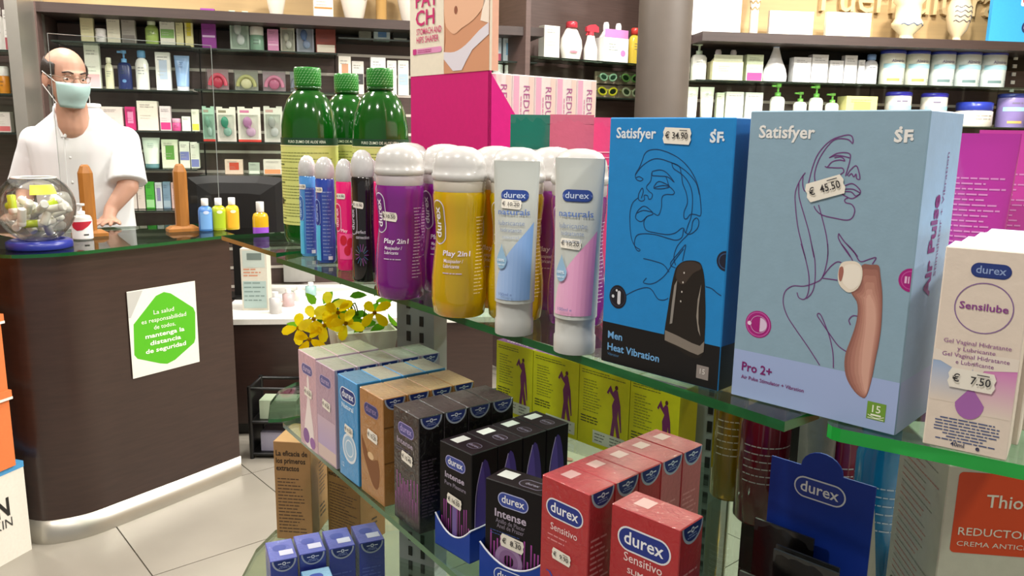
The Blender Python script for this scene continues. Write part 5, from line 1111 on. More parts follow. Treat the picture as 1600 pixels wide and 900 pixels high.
# low cabinet beyond the counter with clutter
K = thing('low_cabinet', 'low dark brown cabinet beyond the counter carrying papers and samples', 'cabinet', (-.75, 3.98, 0), .12)
b = MB(); b.box(-.62, .62, -.40, .40, .06, .535); b.build('body', 'dark_wood', K); MB().box(-.60, .60, -.37, .37, 0, .06).build('plinth', 'black_plastic', K); MB().box(-.64, .64, -.42, .42, .535, .56, '#d9d6cf').build('worktop', 'carton', K)
KZ = .56
ctn = Pd(397, 440, 3.68); ctn.z = KZ
def art_bro(r, F, w, d, h):
    p = Pr(*F['front'], eps=.0006); p.rect(w * .08, h * .70, w * .92, h * .97, '#b9c4bb', 0); p.rect(w * .25, h * .82, w * .8, h * .93, '#6d7a74', 1); p.lines(w * .1, h * .66, w * .8, 3, h * .05, h * .02, '#c98a6c', 1, 3); p.rect(w * .06, h * .04, w * .94, h * .48, '#a9bdb8', 0); p.lines(w * .1, h * .44, w * .8, 5, h * .07, h * .02, '#7d918c', 1, 5); p.build('front_print', r)
nh_ = Pd(397, 389, 3.68).z - KZ
carton('leaflet_carton', 'upright pale printed carton on the low cabinet behind the counter end', ctn + V3((-.06, 0, 0)), .1, .12, .09, nh_, {'all': '#cfcabb'}, 'carton', 'box', None, art_bro)
q = Pd(402, 380, 3.70); q.z = KZ + nh_
t = thing('shower_gel_bottle', 'tall gel bottle with yellow top half and violet lower half', 'bottle', q + V3((.01, .03, 0)), .3); h = .215; r = .036; hb = h * .78
MB().lathe([(r * .95, 0), (r, .004), (r, hb * .58)], 24, '#8f4fc0', .7).build('violet_half', 'gloss', t); MB().lathe([(r, hb * .58), (r, hb * .86), (r * .85, hb * .95), (r * .42, hb)], 24, '#c59a1a', .7).build('yellow_half', 'gloss', t); MB().lathe([(r * .45, hb), (r * .5, hb + .001), (r * .5, h)], 18, '#f0eee8').build('cap', 'plastic', t)
# monitor
q = Pd(366, 330, 3.95); mo = thing('computer_monitor', 'black flat computer monitor seen from behind on the low cabinet', 'monitor', V3((q.x, q.y + .06, KZ)), .1)
b = MB(); zc = q.z - KZ; b.loft([[(x * k, y, zc + z * k2) for x, z in ((-.24, -.17), (.24, -.17), (.235, .16), (.12, .172), (-.12, .172), (-.235, .16))] for y, k, k2 in ((.02, 1, 1), (-.012, 1, 1), (-.03, .8, .8), (-.04, .5, .5))], '#0b0a0b', True, False); b.build('screen_case', 'black_plastic', mo)
MB().box(-.03, .03, -.03, .0, .01, zc).build('neck', 'black_plastic', mo); MB().box(-.12, .12, -.09, .07, 0, .012).build('foot', 'black_plastic', mo)
rr = random.Random(5)
for k, (px, py, c, lb) in enumerate(((405, 480, '#dcd9d0', 'white leaflet lying at the near edge of the low cabinet'), (455, 470, '#e6e3da', 'white leaflet lying near the yellow flowers'), (480, 455, '#c9d3c4', 'pale green leaflet lying on the low cabinet'))):
    q = Pz(px, py, KZ); lf = thing('leaflet', lb, 'leaflet', q, .3 * k); b = MB(); b.box(-.07, .07, -.05, .05, 0, .0015 + .001 * k, c); b.build('paper', 'carton', lf); p = Pr((-.07, -.05, .0015 + .001 * k), (1, 0, 0), (0, 1, 0), (0, 0, 1), eps=.0006); p.lines(.012, .085, .11, 5, .014, .005, '#9aa0a8', 0, k); p.ell(.03, .025, .012, .014, '#c98a70', 0, 12); p.build('printed_lettering', lf)
for k, (px, py, h_, c, lb) in enumerate(((431, 489, .10, '#c9c6c4', 'small clear sample bottle on the low cabinet'), (451, 478, .085, '#d6b9b9', 'small pinkish sample bottle on the low cabinet'), (468, 470, .075, '#e9e6e0', 'small white sample jar with red dot on the low cabinet'), (486, 462, .07, '#9fc4c0', 'small teal sample bottle on the low cabinet'))):
    q = Pz(px, py, KZ); t = thing('sample_bottle', lb, 'bottle', q, 0, 'samples on the low cabinet'); MB().lathe([(.026, 0), (.028, .003), (.028, h_ * .7), (.012, h_ * .78)], 18, c).build('bottle_body', 'milky', t); MB().lathe([(.014, h_ * .78), (.014, h_)], 14, '#eeeeea').build('cap', 'plastic', t)
q = Pz(440, 424, KZ); pouch('plastic_bag', 'clear grey plastic bag slumped on the low cabinet', Pz(468, 440, KZ), .2, .17, .16, '#a9a6a0', [], 9)
# black wire rack on the floor
kq = Pz(398, 716, 0); kr = thing('floor_rack', 'black plastic floor rack with packs beside the counter', 'rack', kq + V3((.12, .08, 0)), .0)
b = MB(); 
for x in (-.13, .13):
    for y in (-.08, .08): b.tube([(x, y, 0), (x, y, .325)], .010, 8, '#101010')
for z in (.02, .165, .315):
    b.tube([(-.13, -.08, z), (.13, -.08, z), (.13, .08, z), (-.13, .08, z), (-.13, -.08, z)], .008, 6, '#101010')
b.build('frame', 'black_plastic', kr); MB().box(-.13, .13, -.08, .08, .015, .022).build('shelf', 'black_plastic', kr); MB().box(-.13, .13, -.08, .08, .160, .168).build('shelf', 'black_plastic', kr)
MB().box(-.135, -.127, -.075, .075, .02, .31).build('side_panel', 'black_plastic', kr)
for z, c, lb in ((.0225, '#9a96a8', 'grey wrapped pack on the lower level of the floor rack'), (.1685, '#a9b79c', 'pale green wrapped pack on the upper level of the floor rack')):
    carton('wrapped_pack', lb, kq + V3((.02, .03, z)), 0, .16, .09, .085, {'all': c}, 'wrap', 'pack')
# orange floor display
oc = Pz(50, 858, 0); od = V3((.30, .954, 0)).normalized(); orz = math.atan2(od.y, od.x) - math.pi / 2
ob = thing('floor_display_base', 'white floor display box with blue top and black capital lettering', 'display', oc, orz)
hb_ = Ppl(44, 716, oc, V3((od.y, -od.x, 0))).z
D_ = .36
b = MB(); b.box(-.40, 0, -D_, 0, 0, hb_ - .02, '#e4dfd3'); b.build('box', 'carton', ob); MB().box(-.40, .001, -D_, .001, hb_ - .02, hb_, '#4f9bd0').build('blue_top', 'carton', ob)
p = Pr((0, -D_, 0), (0, 1, 0), (0, 0, 1), (1, 0, 0), eps=.0006); cN = (Ppl(20, 822, oc, V3((od.y, -od.x, 0))) - oc).dot(od) + D_; p.text('N', cN - .005, hb_ * .50, .085, '#1d1d1b', 1, 'R', .03, fit=.045); p.text('KIN', cN, hb_ * .37, .045, '#3a3a38', 1, 'R', -.002, fit=.062); p.build('lettering', ob)
ot = thing('orange_display', 'orange cardboard tower of shelves standing on the white display box', 'display', V3((oc.x, oc.y, hb_)) - od * .034 + V3((od.y, -od.x, 0)) * .010, orz)
H_ = 1.385 - hb_; b = MB(); b.box(-.01, 0, -.30, 0, 0, H_, '#dd7a45'); b.box(-.34, -.33, -.30, 0, 0, H_, '#dd7a45'); b.box(-.33, -.01, -.010, 0, 0, H_, '#d06d3a'); b.build('walls', 'carton', ot)
nn = V3((od.y, -od.x, 0))
for k, py in enumerate((243, 365, 492, 612)):
    z = Ppl(22, py, oc, nn).z - hb_
    if 0 < z < H_: b = MB(); b.box(-.345, .008, -.33, .006, z - .006, z + .016, '#dd7a45'); b.box(-.345, .009, -.332, .007, z - .014, z - .006, '#ece6da'); b.build('shelf_tray', 'carton', ot)
b = MB(); b.box(-.34, 0, -.30, 0, H_, H_ + .012, '#dd7a45'); b.build('top_panel', 'carton', ot)
# ================================================================== MAN BEHIND THE COUNTER
HX = Pd(103, 122, 3.30); body0 = V3((HX.x - .035, 3.42, 0))
per = thing('person', 'man in a white short-sleeved tunic and pale green face mask leaning on the counter', 'person', body0, 0)
def vox(name, mb, m, parent, size, smooth=4):
    o = mb.build(name + '_src', m); md = o.modifiers.new('r', 'REMESH'); md.mode = 'VOXEL'; md.voxel_size = size; md.use_smooth_shade = True
    s_ = o.modifiers.new('s', 'SMOOTH'); s_.factor = .5; s_.iterations = smooth
    dg = bpy.context.evaluated_depsgraph_get(); dg.update(); me = bpy.data.meshes.new_from_object(o.evaluated_get(dg)); me.name = name
    bpy.data.objects.remove(o); r = bpy.data.objects.new(name, me); COL.objects.link(r); r.parent = parent; return r
def capsule(b, p0, p1, r0, r1, n=14):
    p0, p1 = V3(p0), V3(p1); t = (p1 - p0).normalized(); k = 4
    path, rad = [], []
    for i in range(k + 1): a = math.pi / 2 * (1 - i / k); path.append(p0 - t * r0 * math.sin(a) * .98); rad.append(max(.0005, r0 * math.cos(a)))
    for i in range(k + 1): a = math.pi / 2 * i / k; path.append(p1 + t * r1 * math.sin(a) * .98); rad.append(max(.0005, r1 * math.cos(a)))
    b.tube(path, rad, n)
B = lambda p: V3(p) - body0
hz = HX.z; hc = B(HX)                       # head centre
fy = math.radians(54)                        # head turned towards his left (picture right)
Rh = Matrix.Rotation(fy, 3, 'Z') @ Matrix.Rotation(math.radians(8), 3, 'X')
def hp(x, y, z): return hc + Rh @ V3((x, y, z))    # face looks along -y before turning
sk = MB()
sk.ell(hp(0, .012, .028), (.074, .092, .088), 20, 14, rot=Rh); sk.ell(hp(0, -.022, -.03), (.060, .066, .085), 18, 12, rot=Rh); sk.ell(hp(0, -.035, -.082), (.036, .038, .032), 14, 10, rot=Rh)
sk.ell(hp(0, -.072, .024), (.048, .018, .013), 12, 8, rot=Rh)
capsule(sk, hp(0, -.082, .012), hp(0, -.100, -.022), .009, .014); 
for s in (-1, 1):
    sk.ell(hp(s * .074, .012, -.008), (.010, .022, .034), 12, 10, rot=Rh); sk.ell(hp(s * .030, -.070, -.012), (.022, .014, .014), 10, 8, rot=Rh)
capsule(sk, hc + V3((-.005, .03, -.05)), (hc.x - .01, hc.y + .05, hz - .19), .055, .062)
shz = hz - .215; tx, ty = 0.0, .02
shL = V3((-.200, .03, shz - .035)); shR = V3((.185, .02, shz - .030))
def ellr(c, rx, ry, z): return [(c[0] + rx * math.cos(6.28318 * i / 24), c[1] + ry * math.sin(6.28318 * i / 24), z) for i in range(24)]
sk.loft([ellr((tx, ty), rx, ry, z) for rx, ry, z in ((.15, .10, .88), (.16, .105, 1.0), (.165, .11, 1.12), (.18, .115, 1.25), (.19, .115, shz - .04), (.16, .10, shz + .02), (.07, .065, shz + .06))])
handT = B(Pz(172, 352, CZ)); handT.z = CZ + .030
elb = B(Pd(200, 292, 3.36)); capsule(sk, shR, elb, .050, .042); capsule(sk, elb, handT + V3((0, .02, .035)), .042, .028)
capsule(sk, handT + V3((0, .02, .035)), handT + V3((.005, -.02, -.004)), .028, .024); capsule(sk, handT + V3((-.018, -.02, -.008)), handT + V3((.022, -.022, -.010)), .018, .018)
for k, (dx, dy, L) in enumerate(((-.024, -.045, .8), (-.008, -.052, .95), (.010, -.052, 1.0), (.027, -.044, .9))):
    a_ = handT + V3((-.020 + .015 * k, -.03, -.012)); m_ = a_ + V3((dx * .35, dy * .62 * L, .004)); e_2 = m_ + V3((dx * .25, dy * .62 * L, -.012)); capsule(sk, a_, m_, .0095, .009, 8); capsule(sk, m_, e_2, .009, .0078, 8)
a_ = handT + V3((.024, -.005, -.008)); capsule(sk, a_, a_ + V3((.026, -.022, -.006)), .011, .010, 8); capsule(sk, a_ + V3((.026, -.022, -.006)), a_ + V3((.040, -.042, -.010)), .010, .008, 8)
elL = V3((-.275, .06, 1.13)); haL = V3((-.20, -.10, CZ + .05)); capsule(sk, shL, elL, .050, .042); capsule(sk, elL, haL, .042, .028); sk.ell(haL + V3((.01, -.05, -.01)), (.036, .055, .018), 12, 8)
for k in range(4): a_ = haL + V3((-.018 + .017 * k, -.09, -.012)); capsule(sk, a_, a_ + V3((.003, -.05, -.012)), .0095, .008, 8)
a_ = haL + V3((.034, -.03, -.008)); capsule(sk, a_, a_ + V3((.03, -.035, -.012)), .011, .009, 8)
for s in (-1, 1):
    capsule(sk, (s * .085, .02, .90), (s * .095, .01, .50), .085, .06); capsule(sk, (s * .095, .01, .50), (s * .10, .03, .09), .058, .038); capsule(sk, (s * .10, .05, .045), (s * .105, -.12, .035), .042, .035)
sk.c = [[lin('#b97e63')] * len(c) for c in sk.c]
skin_o = vox('body', sk, 'skin_tone' if 'skin_tone' in M else (mat('skin_tone', '#cb9a84', rough=.5, sss=.12, cvar=.06, bscale=40) and 'skin_tone'), per, .0055, 3)
# tunic
mat('tunic', '#e9e8ea', rough=.8, bump=.3, bscale=18); mat('trousers', '#dcdcde', rough=.85); mat('hair', '#2a1f19', rough=.6, bump=.8, bscale=120); mat('mask_cloth', '#b7d6d4', rough=.8, bump=.2, bscale=60)
tn = MB(); tn.loft([ellr((tx, ty), rx, ry, z) for rx, ry, z in ((.215, .155, .80), (.20, .145, .95), (.195, .14, 1.05), (.20, .14, 1.18), (.215, .142, 1.30), (.225, .135, shz - .045), (.205, .122, shz + .005), (.150, .106, shz + .045), (.105, .094, shz + .078), (.078, .086, shz + .108))])
for s_, S, El in ((1, shR, elb), (-1, shL, elL)):
    S = V3(S); El = V3(El); d_ = El - S; capsule(tn, S, S + d_ * .62, .062, .068); 
    tn.tube([S + d_ * .3, S + d_ * .80, S + d_ * .92], [.066, .074, .079], 18)
tun = vox('tunic', tn, 'tunic', per, .008, 9)
b = MB()   # open V neck: skin wedge, thin lapel edges, collar, placket
nx, nz = hc.x - .002, shz
nx = .004
lapL = cat_rom([(nx - .060, -.042, nz + .112), (nx - .050, -.074, nz + .086), (nx - .026, -.100, nz + .045), (nx, -.117, nz - .018)], 4); lapR = cat_rom([(nx + .060, -.042, nz + .112), (nx + .050, -.074, nz + .086), (nx + .026, -.100, nz + .045), (nx, -.117, nz - .018)], 4)
mid = [((p_[0] + q_[0]) / 2, (p_[1] + q_[1]) / 2 - .012 * (1 - i / len(lapL)), (p_[2] + q_[2]) / 2) for i, (p_, q_) in enumerate(zip(lapL, lapR))]; m_ = len(mid)
b.add(lapL + mid + lapR, [(k * m_ + i, k * m_ + i + 1, (k + 1) * m_ + i + 1, (k + 1) * m_ + i) for k in (0, 1) for i in range(m_ - 1)], smooth=True); sw = b.build('neck_skin', 'skin_tone', per); sw['label'] = 'bare skin in the open V neck'
for lp_, s in ((lapL, -1), (lapR, 1)):
    b = MB(); b.tube([(x + s * .004, y - .002, z) for x, y, z in lp_], .0060, 8); b.build('lapel', 'tunic', per)
b = MB(); b.tube(cat_rom([(nx - .060, -.042, nz + .112), (nx - .076, .015, nz + .112), (nx - .052, .080, nz + .114), (nx, .104, nz + .116), (nx + .052, .080, nz + .114), (nx + .076, .015, nz + .112), (nx + .060, -.042, nz + .112)], 4), .0085, 8); b.build('collar', 'tunic', per)
b = MB(); b.tube(cat_rom([(nx, -.114, nz - .02), (nx, -.120, 1.34), (nx, -.121, 1.2), (nx, -.124, 1.0)], 5), .0025, 6); b.build('placket_seam', 'tunic', per)
for zz in (shz - .10, shz - .2): b = MB(); b.ell((nx + .020, -.119, zz), (.006, .004, .006), 10, 6, '#dcdcdc'); b.build('button', 'plastic', per)
tr = MB()
for s in (-1, 1): capsule(tr, (s * .085, .02, .88), (s * .095, .01, .50), .105, .08); tr.tube([(s * .095, .01, .52), (s * .10, .03, .30), (s * .10, .03, .09)], [.082, .075, .070], 16)
tro = vox('trousers', tr, 'trousers', per, .010, 3)
for s in (-1, 1): b = MB(); b.ell((s * .105, -.04, .038), (.052, .14, .040), 16, 10, '#e6e6e6'); b.build('shoe', 'plastic', per)
# hair: short and dark at the back and sides, bald crown
b = MB(); nU, nV = 26, 9; vs = []; cols_ = []
for j in range(nV):
    for i in range(nU):
        u = -2.15 + 4.3 * i / (nU - 1); tt = j / (nV - 1); lo = -.85 + .75 * max(0, abs(u) - 1.2); hi = .62 - .10 * abs(u) ** 1.5 + .03 * math.sin(i * 2.1)
        v = lo + (hi - lo) * tt; k = 1.045 - .03 * (abs(tt - .5) * 2) ** 4
        vs.append(hp(.074 * k * math.sin(u) * math.cos(v), .012 + .092 * k * math.cos(u) * math.cos(v), .028 + .088 * k * math.sin(v)))
b.add(vs, [(j * nU + i, j * nU + i + 1, (j + 1) * nU + i + 1, (j + 1) * nU + i) for j in range(nV - 1) for i in range(nU - 1)], '#2a1f19', True); ho = b.build('hair', 'hair', per); sd_ = ho.modifiers.new('thick', 'SOLIDIFY'); sd_.thickness = .006; sd_.offset = 0
# mask
b = MB(); nU, nV = 17, 9; vs = []
for j in range(nV):
    for i in range(nU):
        u = -1.15 + 2.3 * i / (nU - 1); t = j / (nV - 1); z = -.010 - .098 * t; bulge = .022 * math.sin(math.pi * (.25 + .6 * t)) * math.cos(u * .9); R_ = .072 + bulge; pl = .0022 * math.sin(t * 25) * math.cos(u)
        tp = 1 - .30 * t * t; vs.append(hp((.072 + pl) * math.sin(u) * tp, -.026 - (R_ + pl) * (math.cos(u) * (1 - .10 * t)) * (.75 + .25 * math.sin(math.pi * min(1, t + .25))), z))
b.add(vs, [(j * nU + i, j * nU + i + 1, (j + 1) * nU + i + 1, (j + 1) * nU + i) for j in range(nV - 1) for i in range(nU - 1)], '#a9cfca', True); mk = b.build('face_mask', 'mask_cloth', per); sd_ = mk.modifiers.new('thick', 'SOLIDIFY'); sd_.thickness = .002
b = MB()
for s in (-1, 1):
    for z0, z1 in ((-.015, .020), (-.095, -.03)): b.tube(cat_rom([hp(s * .064, -.058, z0), hp(s * .076, -.03, (z0 + z1) / 2), hp(s * .082, .018, z1)], 4), .0018, 6, '#f0f0ee')
b.build('mask_loop', 'plastic', per)
b = MB()
for s in (-1, 1):
    b.tube([hp(s * .032 + .020 * math.cos(t), -.092 + .004 * abs(math.cos(t)), .004 + .015 * math.sin(t)) for t in [6.2832 * i / 20 for i in range(21)]], .0012, 5, '#8a7a6a'); b.tube([hp(s * .052, -.090, .008), hp(s * .074, -.05, .012), hp(s * .082, .01, .010)], .0014, 5, '#8a7a6a')
b.tube([hp(-.012, -.092, .008), hp(0, -.098, .010), hp(.012, -.092, .008)], .0012, 5, '#8a7a6a'); b.build('glasses', 'gloss', per)
for s in (-1, 1):
    b = MB(); b.ell(hp(s * .031, -.0680, .003), (.0115, .012, .0050), 12, 8, '#e6ddd6', rot=Rh); b.ell(hp(s * .031 - .002, -.0792, .003), (.0045, .0022, .0042), 10, 6, '#2f2119', rot=Rh); b.build('eye', 'gloss', per)
    b = MB(); b.tube(cat_rom([hp(s * .014, -.090, .026), hp(s * .032, -.088, .032), hp(s * .050, -.074, .027)], 4), [.003] * 9, 6, '#2a1f19'); b.build('eyebrow', 'hair', per)
# ================================================================== PRODUCTS ON THE WALL SHELVES
def spot(W, z, x0, x1, yt, off):
    m_ = (x0 + x1) / 2; a = W.at(x0, yt, off); c = W.at(x1, yt, off); t = W.at(m_, yt, off)
    return V3((t.x, t.y, z)), (V3((c.x, c.y, 0)) - V3((a.x, a.y, 0))).length * .965, max(.02, t.z - z)
def k_box(r, w, h, c, c2, sd):
    d = min(.10, max(.035, w * .6)); MB().cbox(w, d, h, .0015, {'front': c, 'all': mix(c, '#888888', .12), 'top': c}).build('carton', 'carton', r)
    rr = random.Random(sd); p = Pr(*faces(w, d, h)['front'], eps=.0008)
    if c2: p.rect(w * .05, h * rr.choice((.06, .35, .62)), w * .95, h * rr.choice((.30, .52, .58)) if 0 else h * .30, c2, 0) if sd % 3 == 0 else p.rect(w * .06, h * .05, w * .94, h * .34, c2, 0) if sd % 3 == 1 else p.rect(w * .25, h * .30, w * .78, h * .80, c2, 0)
    p.lines(w * .15, h * .86, w * .7, 2, h * .07, h * .022, mix(c, '#303040', .5), 1, sd); p.lines(w * .15, h * .5, w * .6, 2, h * .09, h * .015, mix(c, '#303040', .35), 1, sd + 1); p.build('front_print', r)
def k_pump(r, w, h, c, c2, sd):
    R_ = w / 2; hb = h * .70; MB().lathe([(R_ * .93, 0), (R_, h * .02), (R_, hb * .86), (R_ * .8, hb * .96), (R_ * .36, hb)], 20, c, .7).build('bottle_body', 'plastic', r)
    b = MB(); b.lathe([(R_ * .40, hb), (R_ * .40, hb + h * .09), (R_ * .14, hb + h * .10), (R_ * .14, h * .92), (R_ * .40, h * .93), (R_ * .40, h)], 14, c2 or '#ffffff'); b.box(-R_ * .9, 0, -R_ * .14, R_ * .14, h * .935, h * .985, c2 or '#ffffff'); b.build('pump_head', 'plastic', r)
    p = Pr(fn=bottle_fn([(R_, 0), (R_, h)], .7), eps=.0008); p.lines(-R_ * .5, hb * .68, R_, 2, hb * .09, hb * .03, mix(c, '#405040', .5), 0, sd); p.ell(0, hb * .32, R_ * .3, R_ * .25, mix(c, c2 or '#999999', .5), 0, 12); p.build('label', r)
def k_tube(r, w, h, c, c2, sd):
    n = 18; cr = w * .40; ch = h * .14; rings = []
    for t in (0, .3, .6, .85, .96, 1): k = min(1, t / .95); rx = cr * (1 - k) + w / 2 * k; ry = cr * (1 - k ** 1.3) + .002; rings.append([(rx * math.cos(6.28318 * i / n), ry * math.sin(6.28318 * i / n), ch + (h - ch) * t) for i in range(n)])
    MB().loft(rings, c).build('tube_body', 'plastic', r); MB().lathe([(cr * .9, 0), (cr * .98, .003), (cr * .98, ch)], 18, c2 or '#ffffff').build('cap', 'plastic', r)
    p = Pr((-w / 2, -cr - .001, 0), (1, 0, 0), (0, .0, 1), (0, -1, 0), eps=.0008)
    fn = lambda x, y, e: V3((x, -(cr * max(0, 1 - max(0, (y - ch) / (h - ch) / .95)) ** .5 * math.sqrt(max(0, 1 - (x / cr) ** 2)) * 1.0 + .004 + e), y)); p = Pr(fn=fn, eps=.0008); p.lines(-cr * .45, h * .8, cr * .9, 3, h * .06, h * .018, mix(c, '#305070', .5), 0, sd); p.build('label', r)
def k_jar(r, w, h, c, c2, sd):
    R_ = w / 2; MB().lathe([(R_ * .9, 0), (R_, h * .06), (R_, h * .62), (R_ * .9, h * .66)], 22, c).build('jar_body', 'plastic', r); MB().lathe([(R_ * .95, h * .66), (R_ * .98, h * .68), (R_ * .98, h * .96), (R_ * .88, h)], 22, c2 or '#f2f2f2').build('lid', 'plastic', r)
    p = Pr(fn=bottle_fn([(R_, 0), (R_, h)], 1), eps=.0008); p.lines(-R_ * .5, h * .42, R_, 2, h * .13, h * .05, mix(c, '#404040', .5), 0, sd); p.build('label', r)
def k_can(r, w, h, c, c2, sd):
    R_ = w / 2; MB().lathe([(R_ * .96, 0), (R_, h * .01), (R_, h * .86), (R_ * .98, h * .88)], 28, c, .9).build('tin_body', 'plastic', r); MB().lathe([(R_ * 1.0, h * .88), (R_ * 1.02, h * .885), (R_ * 1.02, h * .97), (R_ * .92, h)], 28, c2 or '#2b3a9c', .9).build('lid', 'plastic', r)
    p = Pr(fn=bottle_fn([(R_, 0), (R_, h)], .9), eps=.0008); p.rect(-R_ * 1.2, h * .48, R_ * 1.2, h * .60, '#a5d3dc', 0, 10, 1); p.text('Almirón', 0, h * .64, h * .11, '#7a7090', 1, 'C', .01, fit=R_ * 1.1) if sd % 7 else p.lines(-R_ * .6, h * .7, R_ * 1.2, 1, .01, h * .04, '#807890', 1, sd)
    p.rect(-R_ * .8, h * .12, R_ * .2, h * .19, '#d9a860' if sd % 2 else '#6d8a88', 1, 6, 1); p.text('2', R_ * .62, h * .10, h * .13, '#6d8a88', 1, 'C', .0); p.build('label', r)
def k_bottle(r, w, h, c, c2, sd):
    R_ = w / 2; MB().lathe([(R_ * .92, 0), (R_, h * .02), (R_, h * .66), (R_ * .8, h * .76), (R_ * .42, h * .82)], 22, c, .75).build('bottle_body', 'gloss', r); MB().lathe([(R_ * .48, h * .82), (R_ * .62, h * .825), (R_ * .62, h * .98), (R_ * .5, h)], 16, c2 or '#ffffff').build('cap', 'plastic', r)
    p = Pr(fn=bottle_fn([(R_, 0), (R_, h)], .75), eps=.0008); p.lines(-R_ * .55, h * .55, R_ * 1.1, 3, h * .07, h * .025, mix(c, '#ffffff' if sum(lin(c)) < .8 else '#405060', .6), 0, sd); p.build('label', r)
def k_fat(r, w, h, c, c2, sd):
    R_ = w / 2; MB().lathe([(R_ * .72, 0), (R_ * .80, h * .02), (R_, h * .34), (R_ * .92, h * .55), (R_ * .55, h * .78), (R_ * .38, h * .84)], 26, c, .5).build('bottle_body', 'plastic', r); MB().lathe([(R_ * .42, h * .84), (R_ * .46, h * .85), (R_ * .44, h * .97), (R_ * .36, h)], 18, c2).build('cap', 'plastic', r)
    p = Pr(fn=bottle_fn([(R_, 0), (R_, h)], .5), eps=.003); p.ell(-R_ * .1, h * .22, R_ * .35, h * .03, '#d98a98', 0, 12); p.build('label', r)
def k_drop(r, w, h, c, c2, sd):
    R_ = w / 2; MB().lathe([(R_ * .8, 0), (R_ * .97, h * .04), (R_, h * .16), (R_ * .86, h * .34), (R_ * .5, h * .58), (R_ * .28, h * .80), (R_ * .24, h * .86)], 26, c, .45).build('bottle_body', 'plastic', r)
    b = MB(); b.lathe([(R_ * .26, h * .86), (R_ * .28, h * .93), (R_ * .16, h * .94), (R_ * .16, h * .97)], 14, c2); b.box(-R_ * .75, R_ * .32, -R_ * .12, R_ * .12, h * .955, h, c2); b.build('pump_head', 'plastic', r)
def k_spray(r, w, h, c, c2, sd):
    R_ = w / 2; MB().lathe([(R_ * .82, 0), (R_ * .95, h * .02), (R_ * .95, h * .36), (R_ * .6, h * .58), (R_ * .5, h * .70)], 22, c, .6).build('bottle_body', 'plastic', r)
    b = MB(); b.lathe([(R_ * .36, h * .70), (R_ * .36, h * .80)], 14, c2); b.loft([[(x, y, z) for y, z in ((-R_ * .25, h * .80), (R_ * .25, h * .80), (R_ * .2, h * zt_), (-R_ * .2, h * zt_))] for x, zt_ in ((-R_ * .75, .92), (-R_ * .2, .98), (R_ * .5, 1.0), (R_ * 1.0, .93))], c2, True, False); b.loft([[(x, y, z) for x, y in ((-R_ * .62 + o_, -R_ * .08), (-R_ * .48 + o_, -R_ * .08), (-R_ * .48 + o_, R_ * .08), (-R_ * .62 + o_, R_ * .08))] for z, o_ in ((h * .70, -R_ * .12), (h * .82, R_ * .1))], c2, True, False); b.build('trigger_head', 'plastic', r)
def k_blister(r, w, h, c, c2, sd):
    b = MB(); pts = [(-w / 2, 0), (w / 2, 0), (w / 2, h), (w * .18, h), (w * .18, h * .955), (-w * .18, h * .955), (-w * .18, h), (-w / 2, h)]; n = len(pts)
    b.add([(x, -.002, z) for x, z in pts] + [(x, .0, z) for x, z in pts], [tuple(range(n)), tuple(range(2 * n - 1, n - 1, -1))] + [(i, n + i, n + (i + 1) % n, (i + 1) % n) for i in range(n)], c); b.build('backing_card', 'carton', r)
    b = MB(); q = .034; b.loft([[(x * k, -y, h * .44 + z * k) for x, z in ((-w * .4, -h * .34), (w * .4, -h * .34), (w * .4, h * .34), (-w * .4, h * .34))] for k, y in ((1, .002), (.96, q * .7), (.85, q))], '#ffffff', False, False); b.add([(x * .85, -q, h * .44 + z * .85) for x, z in ((-w * .4, -h * .34), (w * .4, -h * .34), (w * .4, h * .34), (-w * .4, h * .34))], [(0, 1, 2, 3)]); b.build('clear_bubble', 'clear_film', r)
    b = MB(); rr = random.Random(sd); b.ell((-w * .08, -.015, h * .56), (w * .20, .010, h * .16), 14, 8, c2); b.ell((w * .06, -.015, h * .28), (w * .22, .011, h * .13), 14, 8, mix(c2, '#ffffff', .25)); b.tube([(-w * .05, -.015, h * .5), (w * .03, -.015, h * .35)], w * .07, 8, c2); b.build('moulded_toy', 'plastic', r)
    p = Pr((-w / 2, -.0021, 0), (1, 0, 0), (0, 0, 1), (0, -1, 0), eps=.0008); p.rect(w * .1, h * .83, w * .5, h * .90, mix(c2, '#c03030', .4), 0); p.rect(0, 0, w, h * .06, '#c9382c' if sd % 2 else mix(c, '#808080', .3), 0); p.build('card_print', r)
def k_hang(r, w, h, c, c2, sd):
    b = MB(); b.box(-w / 2, w / 2, -.05, 0, 0, h); b.build('clear_box', 'clear_film', r)
    b = MB(); b.tube([(w * .36 * math.cos(t), -.025, h * .22 + h * .5 * math.sin(t)) for t in [math.pi * i / 10 for i in range(11)]], h * .10, 8, c); b.ell((0, -.025, h * .36), (w * .24, .012, h * .26), 14, 8, c2); b.build('moulded_toy', 'plastic', r); MB().box(-w / 2 + .002, w / 2 - .002, -.003, -.001, h * .02, h * .98, mix(c, '#bbbbbb', .75)).build('backing_card', 'carton', r)
    MB().tube([(0, .0, h * .97), (0, .08, h * .97)], .002, 6).build('hook', 'aluminium', r)
